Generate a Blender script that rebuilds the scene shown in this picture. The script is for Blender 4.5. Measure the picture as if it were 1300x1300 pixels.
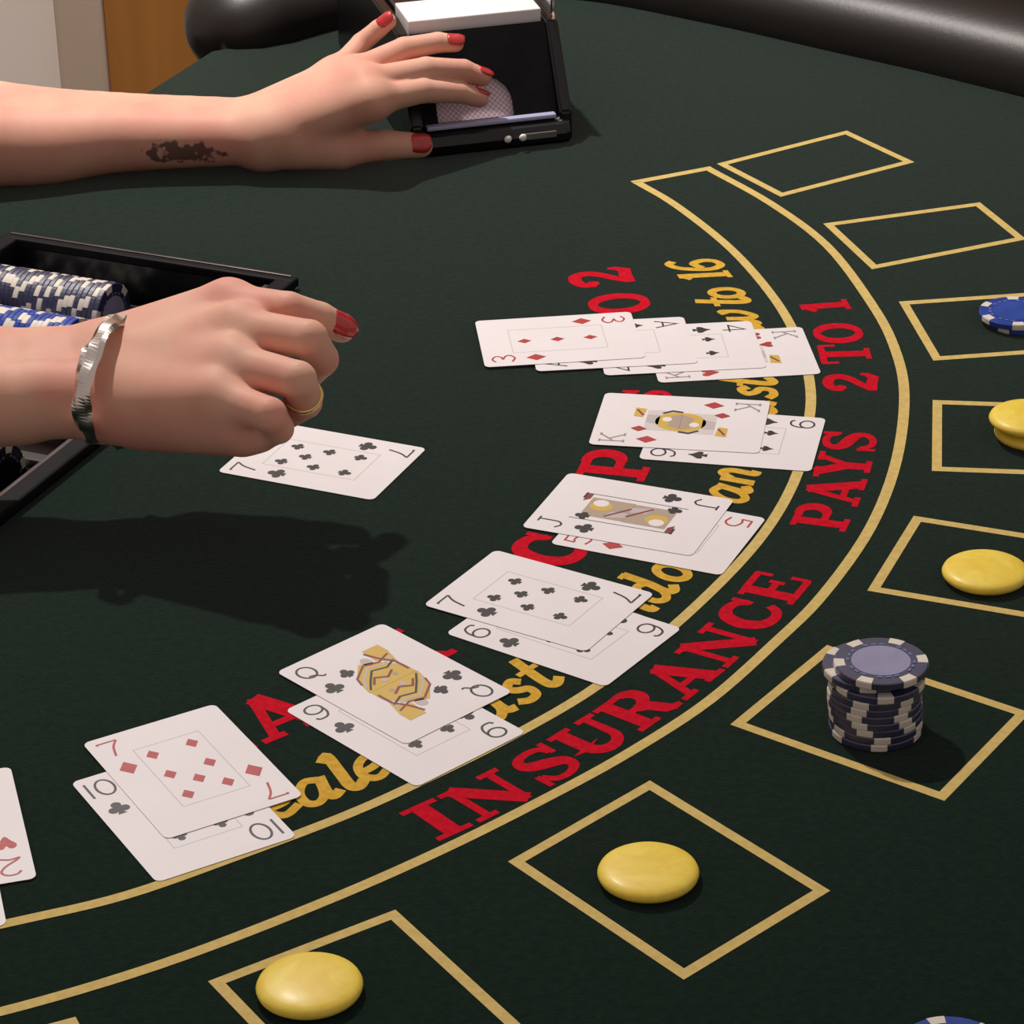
import bpy, bmesh, math, random
import numpy as np
from mathutils import Vector, Matrix

# ------------------------------------------------------------------ clear
for o in list(bpy.data.objects):
    bpy.data.objects.remove(o, do_unlink=True)
SC = bpy.context.scene
COL = SC.collection
random.seed(4)
R = math.radians

# ------------------------------------------------------------------ camera
TZ = 0.90                                   # height of the felt above the floor
F_PX, PITCH, ROLL, CAM_H = 3880.634, 0.475391, -0.02505, 0.697095
_c, _s = math.cos(PITCH), math.sin(PITCH)
FWD = Vector((0, _c, -_s)); _r = Vector((1, 0, 0)); _u = Vector((0, _s, _c))
RIGHT = math.cos(ROLL) * _r + math.sin(ROLL) * _u
UP = -math.sin(ROLL) * _r + math.cos(ROLL) * _u
CAM = Vector((0, 0, TZ + CAM_H))
cd = bpy.data.cameras.new('camera'); cam = bpy.data.objects.new('camera', cd); COL.objects.link(cam)
cd.sensor_fit = 'HORIZONTAL'; cd.sensor_width = 36.0; cd.lens = 36.0 * F_PX / 1300.0
cd.clip_start = 0.05; cd.clip_end = 50
M = Matrix((RIGHT, UP, -FWD)).transposed().to_4x4(); M.translation = CAM
cam.matrix_world = M
SC.camera = cam

# ------------------------------------------------------------------ world, lights, exposure
w = bpy.data.worlds.new('world'); SC.world = w; w.use_nodes = True
w.node_tree.nodes['Background'].inputs[0].default_value = (1.0, 0.85, 0.80, 1)
w.node_tree.nodes['Background'].inputs[1].default_value = 0.36
def lamp(name, loc, energy, size, color):
    l = bpy.data.lights.new(name, 'AREA'); l.shape = 'DISK'; l.energy = energy; l.size = size; l.color = color; l.spread = R(150)
    o = bpy.data.objects.new(name, l); COL.objects.link(o); o.location = loc; return o      # a downlight, facing the floor
lamp('ceiling_downlight', (-0.43, 2.25, TZ + 1.50), 25, 0.06, (1.0, 0.925, 0.88))
vs = SC.view_settings
vs.view_transform = 'Standard'; vs.look = 'None'; vs.gamma = 1.0; vs.use_curve_mapping = False
vs.exposure = 0.0

# ------------------------------------------------------------------ helpers: points
def at(px, py, z=0.0):                      # point on the plane z above the felt
    d = FWD + RIGHT * ((px - 650) / F_PX) - UP * ((py - 650) / F_PX)
    return CAM + d * ((TZ + z - CAM.z) / d.z)
def aty(px, py, Y):                         # point at distance Y into the room
    d = FWD + RIGHT * ((px - 650) / F_PX) - UP * ((py - 650) / F_PX)
    return CAM + d * (Y / d.y)
C0 = Vector((-0.393, 1.53))                 # centre of the printed arcs
AX = Vector((math.cos(R(-24.3)), math.sin(R(-24.3)))); TX = Vector((-AX.y, AX.x))
def tab(a, t, z=0.0):                       # table frame: a toward the players, t along the dealer's edge
    q = C0 + AX * a + TX * t
    return Vector((q.x, q.y, TZ + z))

# ------------------------------------------------------------------ helpers: materials
MATS = {}
def mat(name, color, rough=0.5, metal=0.0, **kw):
    if name in MATS: return MATS[name]
    m = bpy.data.materials.new(name); m.use_nodes = True
    b = m.node_tree.nodes['Principled BSDF']
    b.inputs['Base Color'].default_value = (*color, 1); b.inputs['Roughness'].default_value = rough
    b.inputs['Metallic'].default_value = metal
    for k, v in kw.items():
        b.inputs[k.replace('_', ' ')].default_value = v
    MATS[name] = m
    return m
def noise_color(m, c1, c2, scale, detail=4, lo=0.35, hi=0.65, coord='Object'):
    nt = m.node_tree; N = nt.nodes; L = nt.links
    tc = N.new('ShaderNodeTexCoord'); n = N.new('ShaderNodeTexNoise'); r = N.new('ShaderNodeValToRGB')
    n.inputs['Scale'].default_value = scale; n.inputs['Detail'].default_value = detail
    r.color_ramp.elements[0].position = lo; r.color_ramp.elements[1].position = hi
    r.color_ramp.elements[0].color = (*c1, 1); r.color_ramp.elements[1].color = (*c2, 1)
    L.new(tc.outputs[coord], n.inputs['Vector']); L.new(n.outputs['Fac'], r.inputs['Fac'])
    L.new(r.outputs['Color'], N['Principled BSDF'].inputs['Base Color'])
    return n, r
def noise_bump(m, scale, strength, dist=0.001, detail=3, coord='Object'):
    nt = m.node_tree; N = nt.nodes; L = nt.links
    tc = N.new('ShaderNodeTexCoord'); n = N.new('ShaderNodeTexNoise'); b = N.new('ShaderNodeBump')
    n.inputs['Scale'].default_value = scale; n.inputs['Detail'].default_value = detail
    b.inputs['Strength'].default_value = strength; b.inputs['Distance'].default_value = dist
    L.new(tc.outputs[coord], n.inputs['Vector']); L.new(n.outputs['Fac'], b.inputs['Height'])
    L.new(b.outputs['Normal'], N['Principled BSDF'].inputs['Normal'])

felt = mat('felt', (0.012, 0.024, 0.019), 0.9, Sheen_Weight=1.0, Sheen_Roughness=0.30, Specular_IOR_Level=0.0)
felt.node_tree.nodes['Principled BSDF'].inputs['Sheen Tint'].default_value = (0.86, 1.0, 0.95, 1)
noise_color(felt, (0.0060, 0.0145, 0.0098), (0.0092, 0.0192, 0.0138), 260, 6)
noise_bump(felt, 900, 0.35, 0.0006)
gold = mat('gold_print', (0.60, 0.36, 0.085), 0.75, Specular_IOR_Level=0.2)
noise_color(gold, (0.57, 0.42, 0.135), (0.66, 0.49, 0.165), 300, 4)
gold2 = mat('yellow_print', (0.62, 0.37, 0.03), 0.75, Specular_IOR_Level=0.2)
noise_color(gold2, (0.56, 0.32, 0.022), (0.70, 0.42, 0.045), 300, 4)
red = mat('red_print', (0.46, 0.013, 0.022), 0.85, Specular_IOR_Level=0.04)
noise_color(red, (0.49, 0.006, 0.018), (0.60, 0.009, 0.025), 350, 4)
leather = mat('rail_leather', (0.012, 0.009, 0.0075), 0.43, Specular_IOR_Level=0.5)
noise_bump(leather, 260, 0.10, 0.001, 4)
blackp = mat('black_plastic', (0.006, 0.006, 0.007), 0.28)
blackm = mat('matte_black', (0.004, 0.004, 0.005), 0.6, Specular_IOR_Level=0.12)
noise_color(blackm, (0.003, 0.003, 0.004), (0.006, 0.006, 0.007), 60)
trayg = mat('tray_lip_metal', (0.10, 0.082, 0.078), 0.34, 0.6)
noise_color(trayg, (0.075, 0.06, 0.057), (0.12, 0.10, 0.095), 40)
cardw = mat('card_stock', (0.82, 0.765, 0.76), 0.42, Specular_IOR_Level=0.35)
noise_color(cardw, (0.80, 0.76, 0.765), (0.83, 0.79, 0.795), 30)
cred = mat('card_red_ink', (0.42, 0.035, 0.035), 0.5)
cblk = mat('card_black_ink', (0.022, 0.020, 0.022), 0.5)
cgry = mat('card_grey_ink', (0.30, 0.27, 0.27), 0.5)
cline = mat('card_line_ink', (0.50, 0.46, 0.45), 0.5)
cgold = mat('card_gold_ink', (0.62, 0.42, 0.07), 0.5)
ctan = mat('card_tan_ink', (0.42, 0.33, 0.25), 0.5)
cpale = mat('card_pale_ink', (0.66, 0.60, 0.58), 0.5)
cdred = mat('card_dark_red_ink', (0.23, 0.035, 0.04), 0.5)
for m_, c in ((cred, (0.42, 0.035, 0.035)), (cblk, (0.022, 0.020, 0.022))):
    noise_color(m_, tuple(x * .9 for x in c), tuple(x * 1.15 for x in c), 200)
chipb = mat('chip_dark_blue', (0.018, 0.022, 0.075), 0.42, Specular_IOR_Level=1.0, Coat_Weight=0.6, Coat_Roughness=0.4)
noise_color(chipb, (0.014, 0.018, 0.062), (0.022, 0.027, 0.09), 120)
chipr = mat('chip_royal_blue', (0.02, 0.06, 0.34), 0.3, Specular_IOR_Level=0.6)
noise_color(chipr, (0.016, 0.05, 0.29), (0.025, 0.07, 0.39), 120)
chipn = mat('chip_navy', (0.004, 0.006, 0.014), 0.35)
chipw = mat('chip_cream', (0.74, 0.69, 0.60), 0.35)
noise_color(chipw, (0.70, 0.65, 0.56), (0.78, 0.73, 0.64), 120)
inlay = mat('chip_inlay', (0.055, 0.065, 0.17), 0.26, Specular_IOR_Level=0.9)
noise_color(inlay, (0.29, 0.285, 0.43), (0.32, 0.315, 0.47), 90)  # pale lavender has the reflection on the top chip mixed into its colour
inlayb = mat('chip_blue_inlay', (0.03, 0.075, 0.36), 0.3, Specular_IOR_Level=0.6)
noise_color(inlayb, (0.025, 0.065, 0.32), (0.035, 0.085, 0.40), 90)
dash = mat('chip_dash_print', (0.16, 0.19, 0.40), 0.35)
yell = mat('yellow_glaze', (0.80, 0.62, 0.08), 0.5, Specular_IOR_Level=0.4, Coat_Weight=0.12, Coat_Roughness=0.25, Subsurface_Weight=0.15)
yell.node_tree.nodes['Principled BSDF'].inputs['Subsurface Radius'].default_value = (0.004, 0.003, 0.001)
_n, _ = noise_color(yell, (0.86, 0.61, 0.055), (0.95, 0.75, 0.12), 45, 3, 0.3, 0.7); _n.inputs['Distortion'].default_value = 2.5
silver = mat('silver', (0.78, 0.72, 0.66), 0.32, 1.0)
goldm = mat('gold_metal', (0.80, 0.58, 0.22), 0.25, 1.0)
clear = mat('clear_acrylic', (0.95, 0.95, 0.97), 0.05, Transmission_Weight=1.0, IOR=1.45)
nail = mat('red_nail_polish', (0.50, 0.028, 0.03), 0.3, Coat_Weight=0.6)
noise_color(nail, (0.46, 0.024, 0.027), (0.56, 0.036, 0.036), 300)
cloth = mat('black_cloth', (0.008, 0.008, 0.010), 0.85, Sheen_Weight=0.1)
noise_bump(cloth, 300, 0.3, 0.001)
hairm = mat('brown_hair', (0.035, 0.018, 0.010), 0.5)
noise_color(hairm, (0.02, 0.010, 0.006), (0.06, 0.03, 0.017), 80)
lipw = mat('shoe_lip_plastic', (0.50, 0.50, 0.72), 0.2, Transmission_Weight=0.15)
cback = mat('card_back', (0.7, 0.6, 0.62), 0.45)
def card_back_nodes(m):
    nt = m.node_tree; N = nt.nodes; L = nt.links
    tc = N.new('ShaderNodeTexCoord'); ch = N.new('ShaderNodeTexChecker'); ch.inputs['Scale'].default_value = 560
    ch.inputs['Color1'].default_value = (0.80, 0.76, 0.80, 1); ch.inputs['Color2'].default_value = (0.66, 0.40, 0.48, 1)
    L.new(tc.outputs['Object'], ch.inputs['Vector']); L.new(ch.outputs['Color'], N['Principled BSDF'].inputs['Base Color'])
card_back_nodes(cback)

# skin, with blotchy redness and a small dark tattoo on the inner left forearm
TATTOO = aty(232, 190, 1.828)
def skin_mat(name, base, blush, tattoo=False):
    m = mat(name, base, 0.58, Subsurface_Weight=0.3, Specular_IOR_Level=0.25)
    b = m.node_tree.nodes['Principled BSDF']
    b.inputs['Subsurface Radius'].default_value = (0.008, 0.003, 0.0015)
    n, r = noise_color(m, blush, base, 28, 4, 0.30, 0.62)
    nt = m.node_tree; N = nt.nodes; L = nt.links
    if tattoo:
        g = N.new('ShaderNodeNewGeometry'); sub = N.new('ShaderNodeVectorMath'); sub.operation = 'SUBTRACT'
        sub.inputs[1].default_value = TATTOO; L.new(g.outputs['Position'], sub.inputs[0])
        sc = N.new('ShaderNodeVectorMath'); sc.operation = 'MULTIPLY'; sc.inputs[1].default_value = (1 / .032, 1 / .03, 1 / .011)
        L.new(sub.outputs[0], sc.inputs[0])
        ln = N.new('ShaderNodeVectorMath'); ln.operation = 'LENGTH'; L.new(sc.outputs[0], ln.inputs[0])
        n2 = N.new('ShaderNodeTexNoise'); n2.inputs['Scale'].default_value = 130; n2.inputs['Detail'].default_value = 3
        L.new(g.outputs['Position'], n2.inputs['Vector'])
        ad = N.new('ShaderNodeMath'); ad.operation = 'MULTIPLY_ADD'; ad.inputs[1].default_value = 2.4
        L.new(n2.outputs['Fac'], ad.inputs[0]); L.new(ln.outputs['Value'], ad.inputs[2])
        mr = N.new('ShaderNodeMapRange'); mr.inputs['From Min'].default_value = 1.75; mr.inputs['From Max'].default_value = 1.95
        mr.inputs['To Min'].default_value = 0.80; mr.inputs['To Max'].default_value = 0.0
        L.new(ad.outputs[0], mr.inputs['Value'])
        mx = N.new('ShaderNodeMixRGB'); mx.inputs['Color2'].default_value = (0.035, 0.022, 0.028, 1)
        L.new(mr.outputs[0], mx.inputs['Fac']); L.new(r.outputs['Color'], mx.inputs['Color1'])
        L.new(mx.outputs['Color'], b.inputs['Base Color'])
    noise_bump(m, 420, 0.12, 0.0006)
    return m
skin = skin_mat('skin', (0.70, 0.40, 0.290), (0.69, 0.315, 0.24), True)

# ------------------------------------------------------------------ helpers: objects
def link(name, me, m, parent=None, loc=None, kind=None):
    o = bpy.data.objects.new(name, me); COL.objects.link(o)
    if m is not None and not me.materials: me.materials.append(m)
    if parent is not None: o.parent = parent
    if loc is not None: o.location = loc
    if kind: o['kind'] = kind
    return o
def empty(name, loc, rz=0):
    o = bpy.data.objects.new(name, None); COL.objects.link(o); o.location = loc; o.rotation_euler = (0, 0, rz)
    o.empty_display_size = 0.02
    return o
def tag(o, label, cat, group=None):
    o['label'] = label; o['category'] = cat
    if group: o['group'] = group
    return o
def mesh(name, vs_, fs, smooth=False):
    me = bpy.data.meshes.new(name); me.from_pydata([tuple(v) for v in vs_], [], fs); me.update()
    if smooth:
        me.polygons.foreach_set('use_smooth', [True] * len(me.polygons))
    return me
def from_bm(name, bm, smooth=False):
    bmesh.ops.recalc_face_normals(bm, faces=bm.faces)
    me = bpy.data.meshes.new(name); bm.to_mesh(me); bm.free()
    if smooth: me.polygons.foreach_set('use_smooth', [True] * len(me.polygons))
    return me
def prism(pts, z0, z1):                     # outline (ccw) extruded between two heights
    n = len(pts)
    v = [(p[0], p[1], z0) for p in pts] + [(p[0], p[1], z1) for p in pts]
    f = [tuple(range(n - 1, -1, -1)), tuple(range(n, 2 * n))] + [(i, (i + 1) % n, n + (i + 1) % n, n + i) for i in range(n)]
    return v, f
def box_bm(bm, c, s, rot=None, bev=0):
    r = bmesh.ops.create_cube(bm, size=1.0)
    mtx = Matrix.Translation(c) @ (rot.to_4x4() if rot else Matrix()) @ Matrix.Diagonal((*s, 1))
    bmesh.ops.transform(bm, matrix=mtx, verts=r['verts'])
    if bev:
        es = list({e for v in r['verts'] for e in v.link_edges})
        bmesh.ops.bevel(bm, geom=es, offset=bev, segments=2, affect='EDGES', profile=0.5)
def box_mesh(name, c, s, bev=0, rot=None):
    bm = bmesh.new(); box_bm(bm, c, s, rot, bev); return from_bm(name, bm)
def lathe(prof, n=40):
    v = []; f = []
    for (r, z) in prof:
        for i in range(n):
            a = 2 * math.pi * i / n; v.append((r * math.cos(a), r * math.sin(a), z))
    k = len(prof)
    for j in range(k - 1):
        for i in range(n):
            f.append((j * n + i, j * n + (i + 1) % n, (j + 1) * n + (i + 1) % n, (j + 1) * n + i))
    f.append(tuple(range(n - 1, -1, -1))); f.append(tuple((k - 1) * n + i for i in range(n)))
    return v, f
def catmull(P, per=8, closed=False):
    P = [Vector(p) for p in P]; n = len(P); out = []
    rng = range(n) if closed else range(n - 1)
    for i in rng:
        p1, p2 = P[i], P[(i + 1) % n]
        p0 = P[i - 1] if (i > 0 or closed) else p1 * 2 - p2
        p3 = P[(i + 2) % n] if (i + 2 < n or closed) else p2 * 2 - p1
        for k in range(per):
            t = k / per
            out.append(0.5 * ((2 * p1) + (p2 - p0) * t + (2 * p0 - 5 * p1 + 4 * p2 - p3) * t * t + (3 * p1 - p0 - 3 * p2 + p3) * t ** 3))
    if not closed: out.append(P[-1])
    return out
def ribbon(pts, wd, closed=False):          # flat 2-D stroke, mitred
    P = [Vector((p[0], p[1])) for p in pts]; n = len(P); V = []; Fc = []
    for i, p in enumerate(P):
        a = P[i - 1] if (i > 0 or closed) else None
        b = P[(i + 1) % n] if (i < n - 1 or closed) else None
        d1 = (p - a).normalized() if a is not None else None
        d2 = (b - p).normalized() if b is not None else None
        if d1 is None: d1 = d2
        if d2 is None: d2 = d1
        n1 = Vector((-d1.y, d1.x)); n2 = Vector((-d2.y, d2.x)); m_ = n1 + n2
        if m_.length < 1e-6: m_ = n1
        m_.normalize(); sc = min(1.0 / max(m_.dot(n1), 0.35), 2.5)
        ww = wd[i] if isinstance(wd, (list, tuple)) else wd
        zz = i * 1.5e-6
        q1 = p + m_ * (ww / 2 * sc); q2 = p - m_ * (ww / 2 * sc); V += [(q1.x, q1.y, zz), (q2.x, q2.y, zz)]
    k = n if closed else n - 1
    for i in range(k):
        j = (i + 1) % n
        Fc.append((2 * i, 2 * i + 1, 2 * j + 1, 2 * j))
    return V, Fc
class Flat:                                  # collects flat print shapes
    lift = 1.0
    def __init__(s): s.v = []; s.f = []
    def add(s, V, Fc, z=0.0):
        b = len(s.v); s.v += [(p[0], p[1], (p[2] if len(p) > 2 else 0) + z) for p in V]; s.f += [tuple(i + b for i in q) for q in Fc]
        return s
    def poly(s, P, z=0.0):
        s.k = getattr(s, 'k', 0) + 1
        return s.add(P, [tuple(range(len(P)))], z + s.k * 1.2e-5 * s.lift)
    def stroke(s, P, wd, closed=False, z=0.0):
        s.k = getattr(s, 'k', 0) + 1
        return s.add(*ribbon(P, wd, closed), z=z + s.k * 1.2e-5 * s.lift)
    def mapped(s, fn):
        out = Flat(); out.v = [fn(p) for p in s.v]; out.f = list(s.f); return out
    def mesh(s, name):
        bm = bmesh.new(); vv = [bm.verts.new(p) for p in s.v]
        for q in s.f:
            try: bm.faces.new([vv[i] for i in q])
            except ValueError: pass
        for f in bm.faces:
            f.normal_update()
            if f.normal.z < 0: f.normal_flip()
        me = bpy.data.meshes.new(name); bm.to_mesh(me); bm.free(); return me

# ------------------------------------------------------------------ glyphs (cap height 1, baseline 0)
def arc(cx, cy, rx, ry, a0, a1, n=14):
    return [(cx + rx * math.cos(R(a0 + (a1 - a0) * i / n)), cy + ry * math.sin(R(a0 + (a1 - a0) * i / n))) for i in range(n + 1)]
def glyph_serif(ch):
    """bold slab-serif capitals and figures: (Flat, width)"""
    g = Flat(); T = 0.25; t = 0.13; sh = 0.11
    V = lambda x, w_=T, y0=0, y1=1: g.stroke([(x, y0), (x, y1)], w_)
    S = lambda x, y, w_: g.stroke([(x - w_ / 2, y), (x + w_ / 2, y)], sh)
    lo, hi = sh / 2, 1 - sh / 2
    if ch == 'I': V(.27); S(.27, lo, .54); S(.27, hi, .54); return g, .54
    if ch == 'L': V(.27); S(.25, hi, .5); g.stroke([(0, lo), (.78, lo)], sh); g.stroke([(.72, 0), (.72, .36)], .12); return g, .8
    if ch == 'N':
        V(.16, t); V(.84, t); g.stroke([(.14, .98), (.86, .02)], .25); S(.14, lo, .36); S(.08, hi, .24); S(.84, hi, .36); return g, 1.0
    if ch == 'U':
        g.stroke([(.2, .98), (.2, .38)] + arc(.49, .38, .29, .28, 180, 360) + [(.78, .98)], [T] * 2 + [T - .08 * i / 14 for i in range(15)] + [t]); S(.2, hi, .44); S(.78, hi, .38); return g, .98
    if ch == 'R':
        V(.22); S(.22, lo, .46); S(.15, hi, .3); g.stroke([(.2, hi - .01), (.52, hi - .01)] + arc(.5, .72, .27, .225, 90, -90) + [(.2, .5)], [.13, .14] + [.14 + .1 * math.sin(math.pi * i / 14) for i in range(15)] + [.13])
        g.stroke([(.45, .5), (.62, .42), (.74, .14), (.84, .06), (.98, .05)], [.2, .25, .25, .16, .1]); return g, .98
    if ch == 'A':
        g.stroke([(.17, .04), (.47, 1)], .14); g.stroke([(.47, 1), (.82, .04)], .27); g.stroke([(.25, .32), (.7, .32)], .12); S(.16, lo, .34); S(.82, lo, .42); return g, 1.0
    if ch == 'C':
        P = [(.82, .68), (.72, .86), (.5, .92), (.28, .82), (.17, .5), (.28, .18), (.52, .08), (.74, .14), (.86, .32)]
        g.stroke(catmull(P, 5), [.16 + .11 * math.exp(-((i / 40 - .5) / .25) ** 2) for i in range(41)]); g.stroke([(.82, .62), (.82, 1)], .1); return g, .92
    if ch == 'E':
        V(.22); S(.15, lo, .3); S(.15, hi, .3); g.stroke([(.2, hi), (.82, hi)], .13); g.stroke([(.2, lo), (.86, lo)], .13); g.stroke([(.2, .52), (.62, .52)], .13)
        g.stroke([(.8, .98), (.8, .68)], .1); g.stroke([(.84, .02), (.84, .36)], .1); g.stroke([(.6, .38), (.6, .66)], .1); return g, .9
    if ch == 'P':
        V(.22); S(.22, lo, .48); S(.15, hi, .3); g.stroke([(.2, hi - .01), (.52, hi - .01)] + arc(.52, .7, .27, .25, 90, -90) + [(.2, .45)], [.13, .14] + [.14 + .12 * math.sin(math.pi * i / 14) for i in range(15)] + [.13]); return g, .9
    if ch == 'Y':
        V(.48, T, 0, .5); g.stroke([(.16, .98), (.48, .44)], .26); g.stroke([(.8, .98), (.5, .44)], .15); S(.48, lo, .46); S(.16, hi, .4); S(.8, hi, .34); return g, .96
    if ch == 'S' or ch == 's':
        P = [(.72, .72), (.64, .88), (.42, .93), (.2, .86), (.16, .7), (.28, .58), (.52, .48), (.7, .36), (.7, .18), (.52, .07), (.28, .09), (.14, .28)]
        g.stroke(catmull(P, 4), [.13 + .13 * math.exp(-((i / 44 - .5) / .2) ** 2) for i in range(45)]); g.stroke([(.75, .66), (.75, 1)], .1); g.stroke([(.1, .34), (.1, 0)], .1); return g, .86
    if ch == '2':
        P = [(.12, .66), (.17, .86), (.4, .94), (.64, .88), (.7, .68), (.56, .48), (.3, .28), (.12, .1)]
        g.stroke(catmull(P, 5), [.2 - .02 * math.cos(i / 5) for i in range(36)]); g.stroke([(.06, .1), (.42, .1), (.66, .05), (.8, .18), (.82, .3)], [.16, .22, .2, .14, .08]); g.poly(arc(.2, .7, .11, .11, 0, 360, 12)[:-1]); return g, .86
    if ch == '3':
        P = [(.14, .78), (.3, .93), (.55, .9), (.64, .74), (.52, .57), (.34, .53), (.55, .49), (.7, .3), (.58, .1), (.3, .07), (.1, .24)]
        g.stroke(catmull(P, 4), .18); return g, .8
    if ch == 'T':
        V(.45); S(.45, lo, .48); g.stroke([(.04, hi), (.86, hi)], .13); g.stroke([(.06, .99), (.06, .66)], .1); g.stroke([(.84, .99), (.84, .66)], .1); return g, .9
    if ch == 'O':
        P = arc(.5, .5, .38, .42, 0, 360, 36)[:-1]
        g.stroke(P, [.14 + .12 * abs(math.cos(2 * math.pi * i / 36)) for i in range(36)], True); return g, 1.0
    if ch == '1':
        V(.34); S(.34, lo, .5); g.stroke([(.1, .72), (.3, .9)], .14); return g, .56
    if ch == 'B':
        V(.22); S(.15, lo, .3); S(.15, hi, .3)
        g.stroke([(.2, hi), (.5, hi)] + arc(.5, .74, .22, .21, 90, -90) + [(.2, .53)], .16); g.stroke([(.5, .53)] + arc(.52, .29, .27, .24, 90, -90) + [(.2, lo)], .18); return g, .9
    if ch == 'K':
        V(.22); S(.22, lo, .46); S(.22, hi, .46); g.stroke([(.8, .98), (.3, .44)], .13); g.stroke([(.42, .58), (.84, .02)], .26); S(.78, hi, .36); S(.84, lo, .36); return g, 1.0
    if ch == 'J':
        g.stroke([(.5, .98), (.5, .3)] + arc(.32, .28, .18, .2, 0, -170), [.25] * 2 + [.24 - .1 * i / 14 for i in range(15)]); S(.5, hi, .46); return g, .76
    if ch == 'a':
        g.stroke(catmull([(.16, .5), (.3, .64), (.5, .6), (.55, .44), (.55, .12), (.66, .04), (.76, .08)], 4), .2); g.stroke(arc(.33, .22, .18, .15, 0, 360, 20)[:-1], .15, True); return g, .76
    if ch == 'y':
        g.stroke([(.12, .64), (.42, .04)], .24); g.stroke([(.72, .64), (.42, .04), (.26, -.24), (.1, -.26)], .14); S(.12, .62, .3); S(.7, .62, .26); return g, .8
    return g, .5
def glyph_script(ch):
    """slanted casino script, x-height .6, cap height 1; sheared below"""
    g = Flat(); T = .17
    def S_(P, w_=T, per=5): g.stroke(catmull(P, per), w_)
    if ch == 'D': g.stroke([(.2, .04), (.2, .96)], .2); S_([(.06, .9), (.4, .96), (.74, .74), (.74, .3), (.46, .05), (.06, .08)], .16); wd = .86
    elif ch == 'e': S_([(.14, .3), (.4, .34), (.5, .48), (.36, .6), (.17, .46), (.13, .2), (.3, .05), (.56, .18)], .15); wd = .56
    elif ch == 'a': S_([(.5, .54), (.3, .6), (.13, .4), (.12, .14), (.26, .04), (.42, .16), (.52, .5)], .15); S_([(.54, .6), (.48, .2), (.54, .06), (.68, .14)], .18); wd = .66
    elif ch == 'l': S_([(.12, .86), (.26, .95), (.24, .5), (.22, .14), (.32, .04), (.46, .14)], .19); wd = .42
    elif ch == 'r': g.stroke([(.2, .02), (.2, .6)], .19); S_([(.2, .36), (.32, .56), (.46, .58), (.5, .46)], .15); wd = .5
    elif ch == 'm':
        for x in (.16, .48, .8): g.stroke([(x, .02), (x, .56)], .17)
        S_([(.16, .4), (.34, .6), (.48, .48)], .13); S_([(.48, .4), (.66, .6), (.8, .48)], .13); wd = .98
    elif ch == 'u': S_([(.14, .6), (.14, .2), (.28, .04), (.46, .2), (.5, .58)], .17); S_([(.52, .6), (.5, .14), (.66, .06)], .17); wd = .66
    elif ch == 's': S_([(.46, .48), (.34, .6), (.18, .5), (.26, .36), (.42, .26), (.4, .08), (.22, .04), (.06, .14)], .16); wd = .52
    elif ch == 't': S_([(.3, .98), (.24, .5), (.22, .14), (.32, .04), (.48, .14)], .18); g.stroke([(.04, .62), (.46, .62)], .11); wd = .44
    elif ch == 'n': g.stroke([(.16, .02), (.16, .6)], .18); S_([(.16, .38), (.34, .6), (.48, .46), (.48, .1), (.6, .06)], .17); wd = .64
    elif ch == 'd': S_([(.5, .52), (.3, .6), (.13, .4), (.12, .14), (.26, .04), (.42, .16), (.52, .5)], .15); S_([(.5, .98), (.5, .5), (.46, .16), (.56, .05), (.7, .14)], .18); g.stroke([(.36, .96), (.54, .96)], .1); wd = .66
    elif ch == 'o': g.stroke(arc(.3, .32, .2, .27, 0, 360, 24)[:-1], .16, True); wd = .58
    elif ch == 'w': S_([(.1, .6), (.12, .2), (.24, .06), (.4, .3), (.42, .58)], .16); S_([(.42, .5), (.44, .18), (.56, .06), (.74, .3), (.74, .6), (.62, .56)], .16); wd = .84
    elif ch == '1': g.stroke([(.26, .02), (.26, .98)], .2); g.stroke([(.1, .78), (.26, .94)], .12); g.stroke([(.1, .05), (.44, .05)], .1); wd = .48
    elif ch == '7': g.stroke([(.06, .92), (.6, .92)], .16); S_([(.58, .92), (.36, .5), (.26, .02)], .19); wd = .6
    elif ch == '6': S_([(.58, .86), (.44, .97), (.24, .84), (.12, .5), (.12, .22), (.28, .04), (.48, .1), (.54, .32), (.4, .52), (.18, .42)], .16); wd = .64
    else: wd = .3
    sl = .16
    g.v = [(x + sl * y, y, z) for x, y, z in g.v]
    return g, wd

# ================================================================== THE ROOM
def struct(name, me, m, parent=None, loc=None):
    o = link(name, me, m, parent, loc)
    if parent is None: o['kind'] = 'structure'
    return o
floorm = mat('floor_carpet', (0.035, 0.028, 0.026), 0.95); noise_color(floorm, (0.026, 0.02, 0.019), (0.045, 0.036, 0.033), 120)
wallm = mat('wall_paint', (0.40, 0.345, 0.31), 0.85); noise_color(wallm, (0.82, 0.72, 0.63), (0.85, 0.75, 0.66), 6); noise_bump(wallm, 90, 0.1, 0.001)
trimm = mat('frame_paint', (0.235, 0.195, 0.17), 0.7); noise_color(trimm, (0.50, 0.385, 0.29), (0.53, 0.41, 0.31), 10)
doorm = mat('door_wood', (0.18, 0.085, 0.018), 0.45); 
_n, _ = noise_color(doorm, (0.36, 0.145, 0.026), (0.42, 0.175, 0.036), 3, 6)
def stretch_grain(m, n):
    nt = m.node_tree; mp = nt.nodes.new('ShaderNodeMapping'); mp.inputs['Scale'].default_value = (12, 12, 0.8)
    tc = nt.nodes.new('ShaderNodeTexCoord'); nt.links.new(tc.outputs['Object'], mp.inputs['Vector']); nt.links.new(mp.outputs['Vector'], n.inputs['Vector'])
stretch_grain(doorm, _n)
darkw = mat('dark_wall_paint', (0.03, 0.026, 0.024), 0.8); noise_color(darkw, (0.027, 0.023, 0.021), (0.033, 0.029, 0.027), 8)
WY = 3.45
struct('floor', box_mesh('floor', (0, 0, -0.02), (7.0, 7.0, 0.04)), floorm, loc=(0, 1.0, 0))
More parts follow.
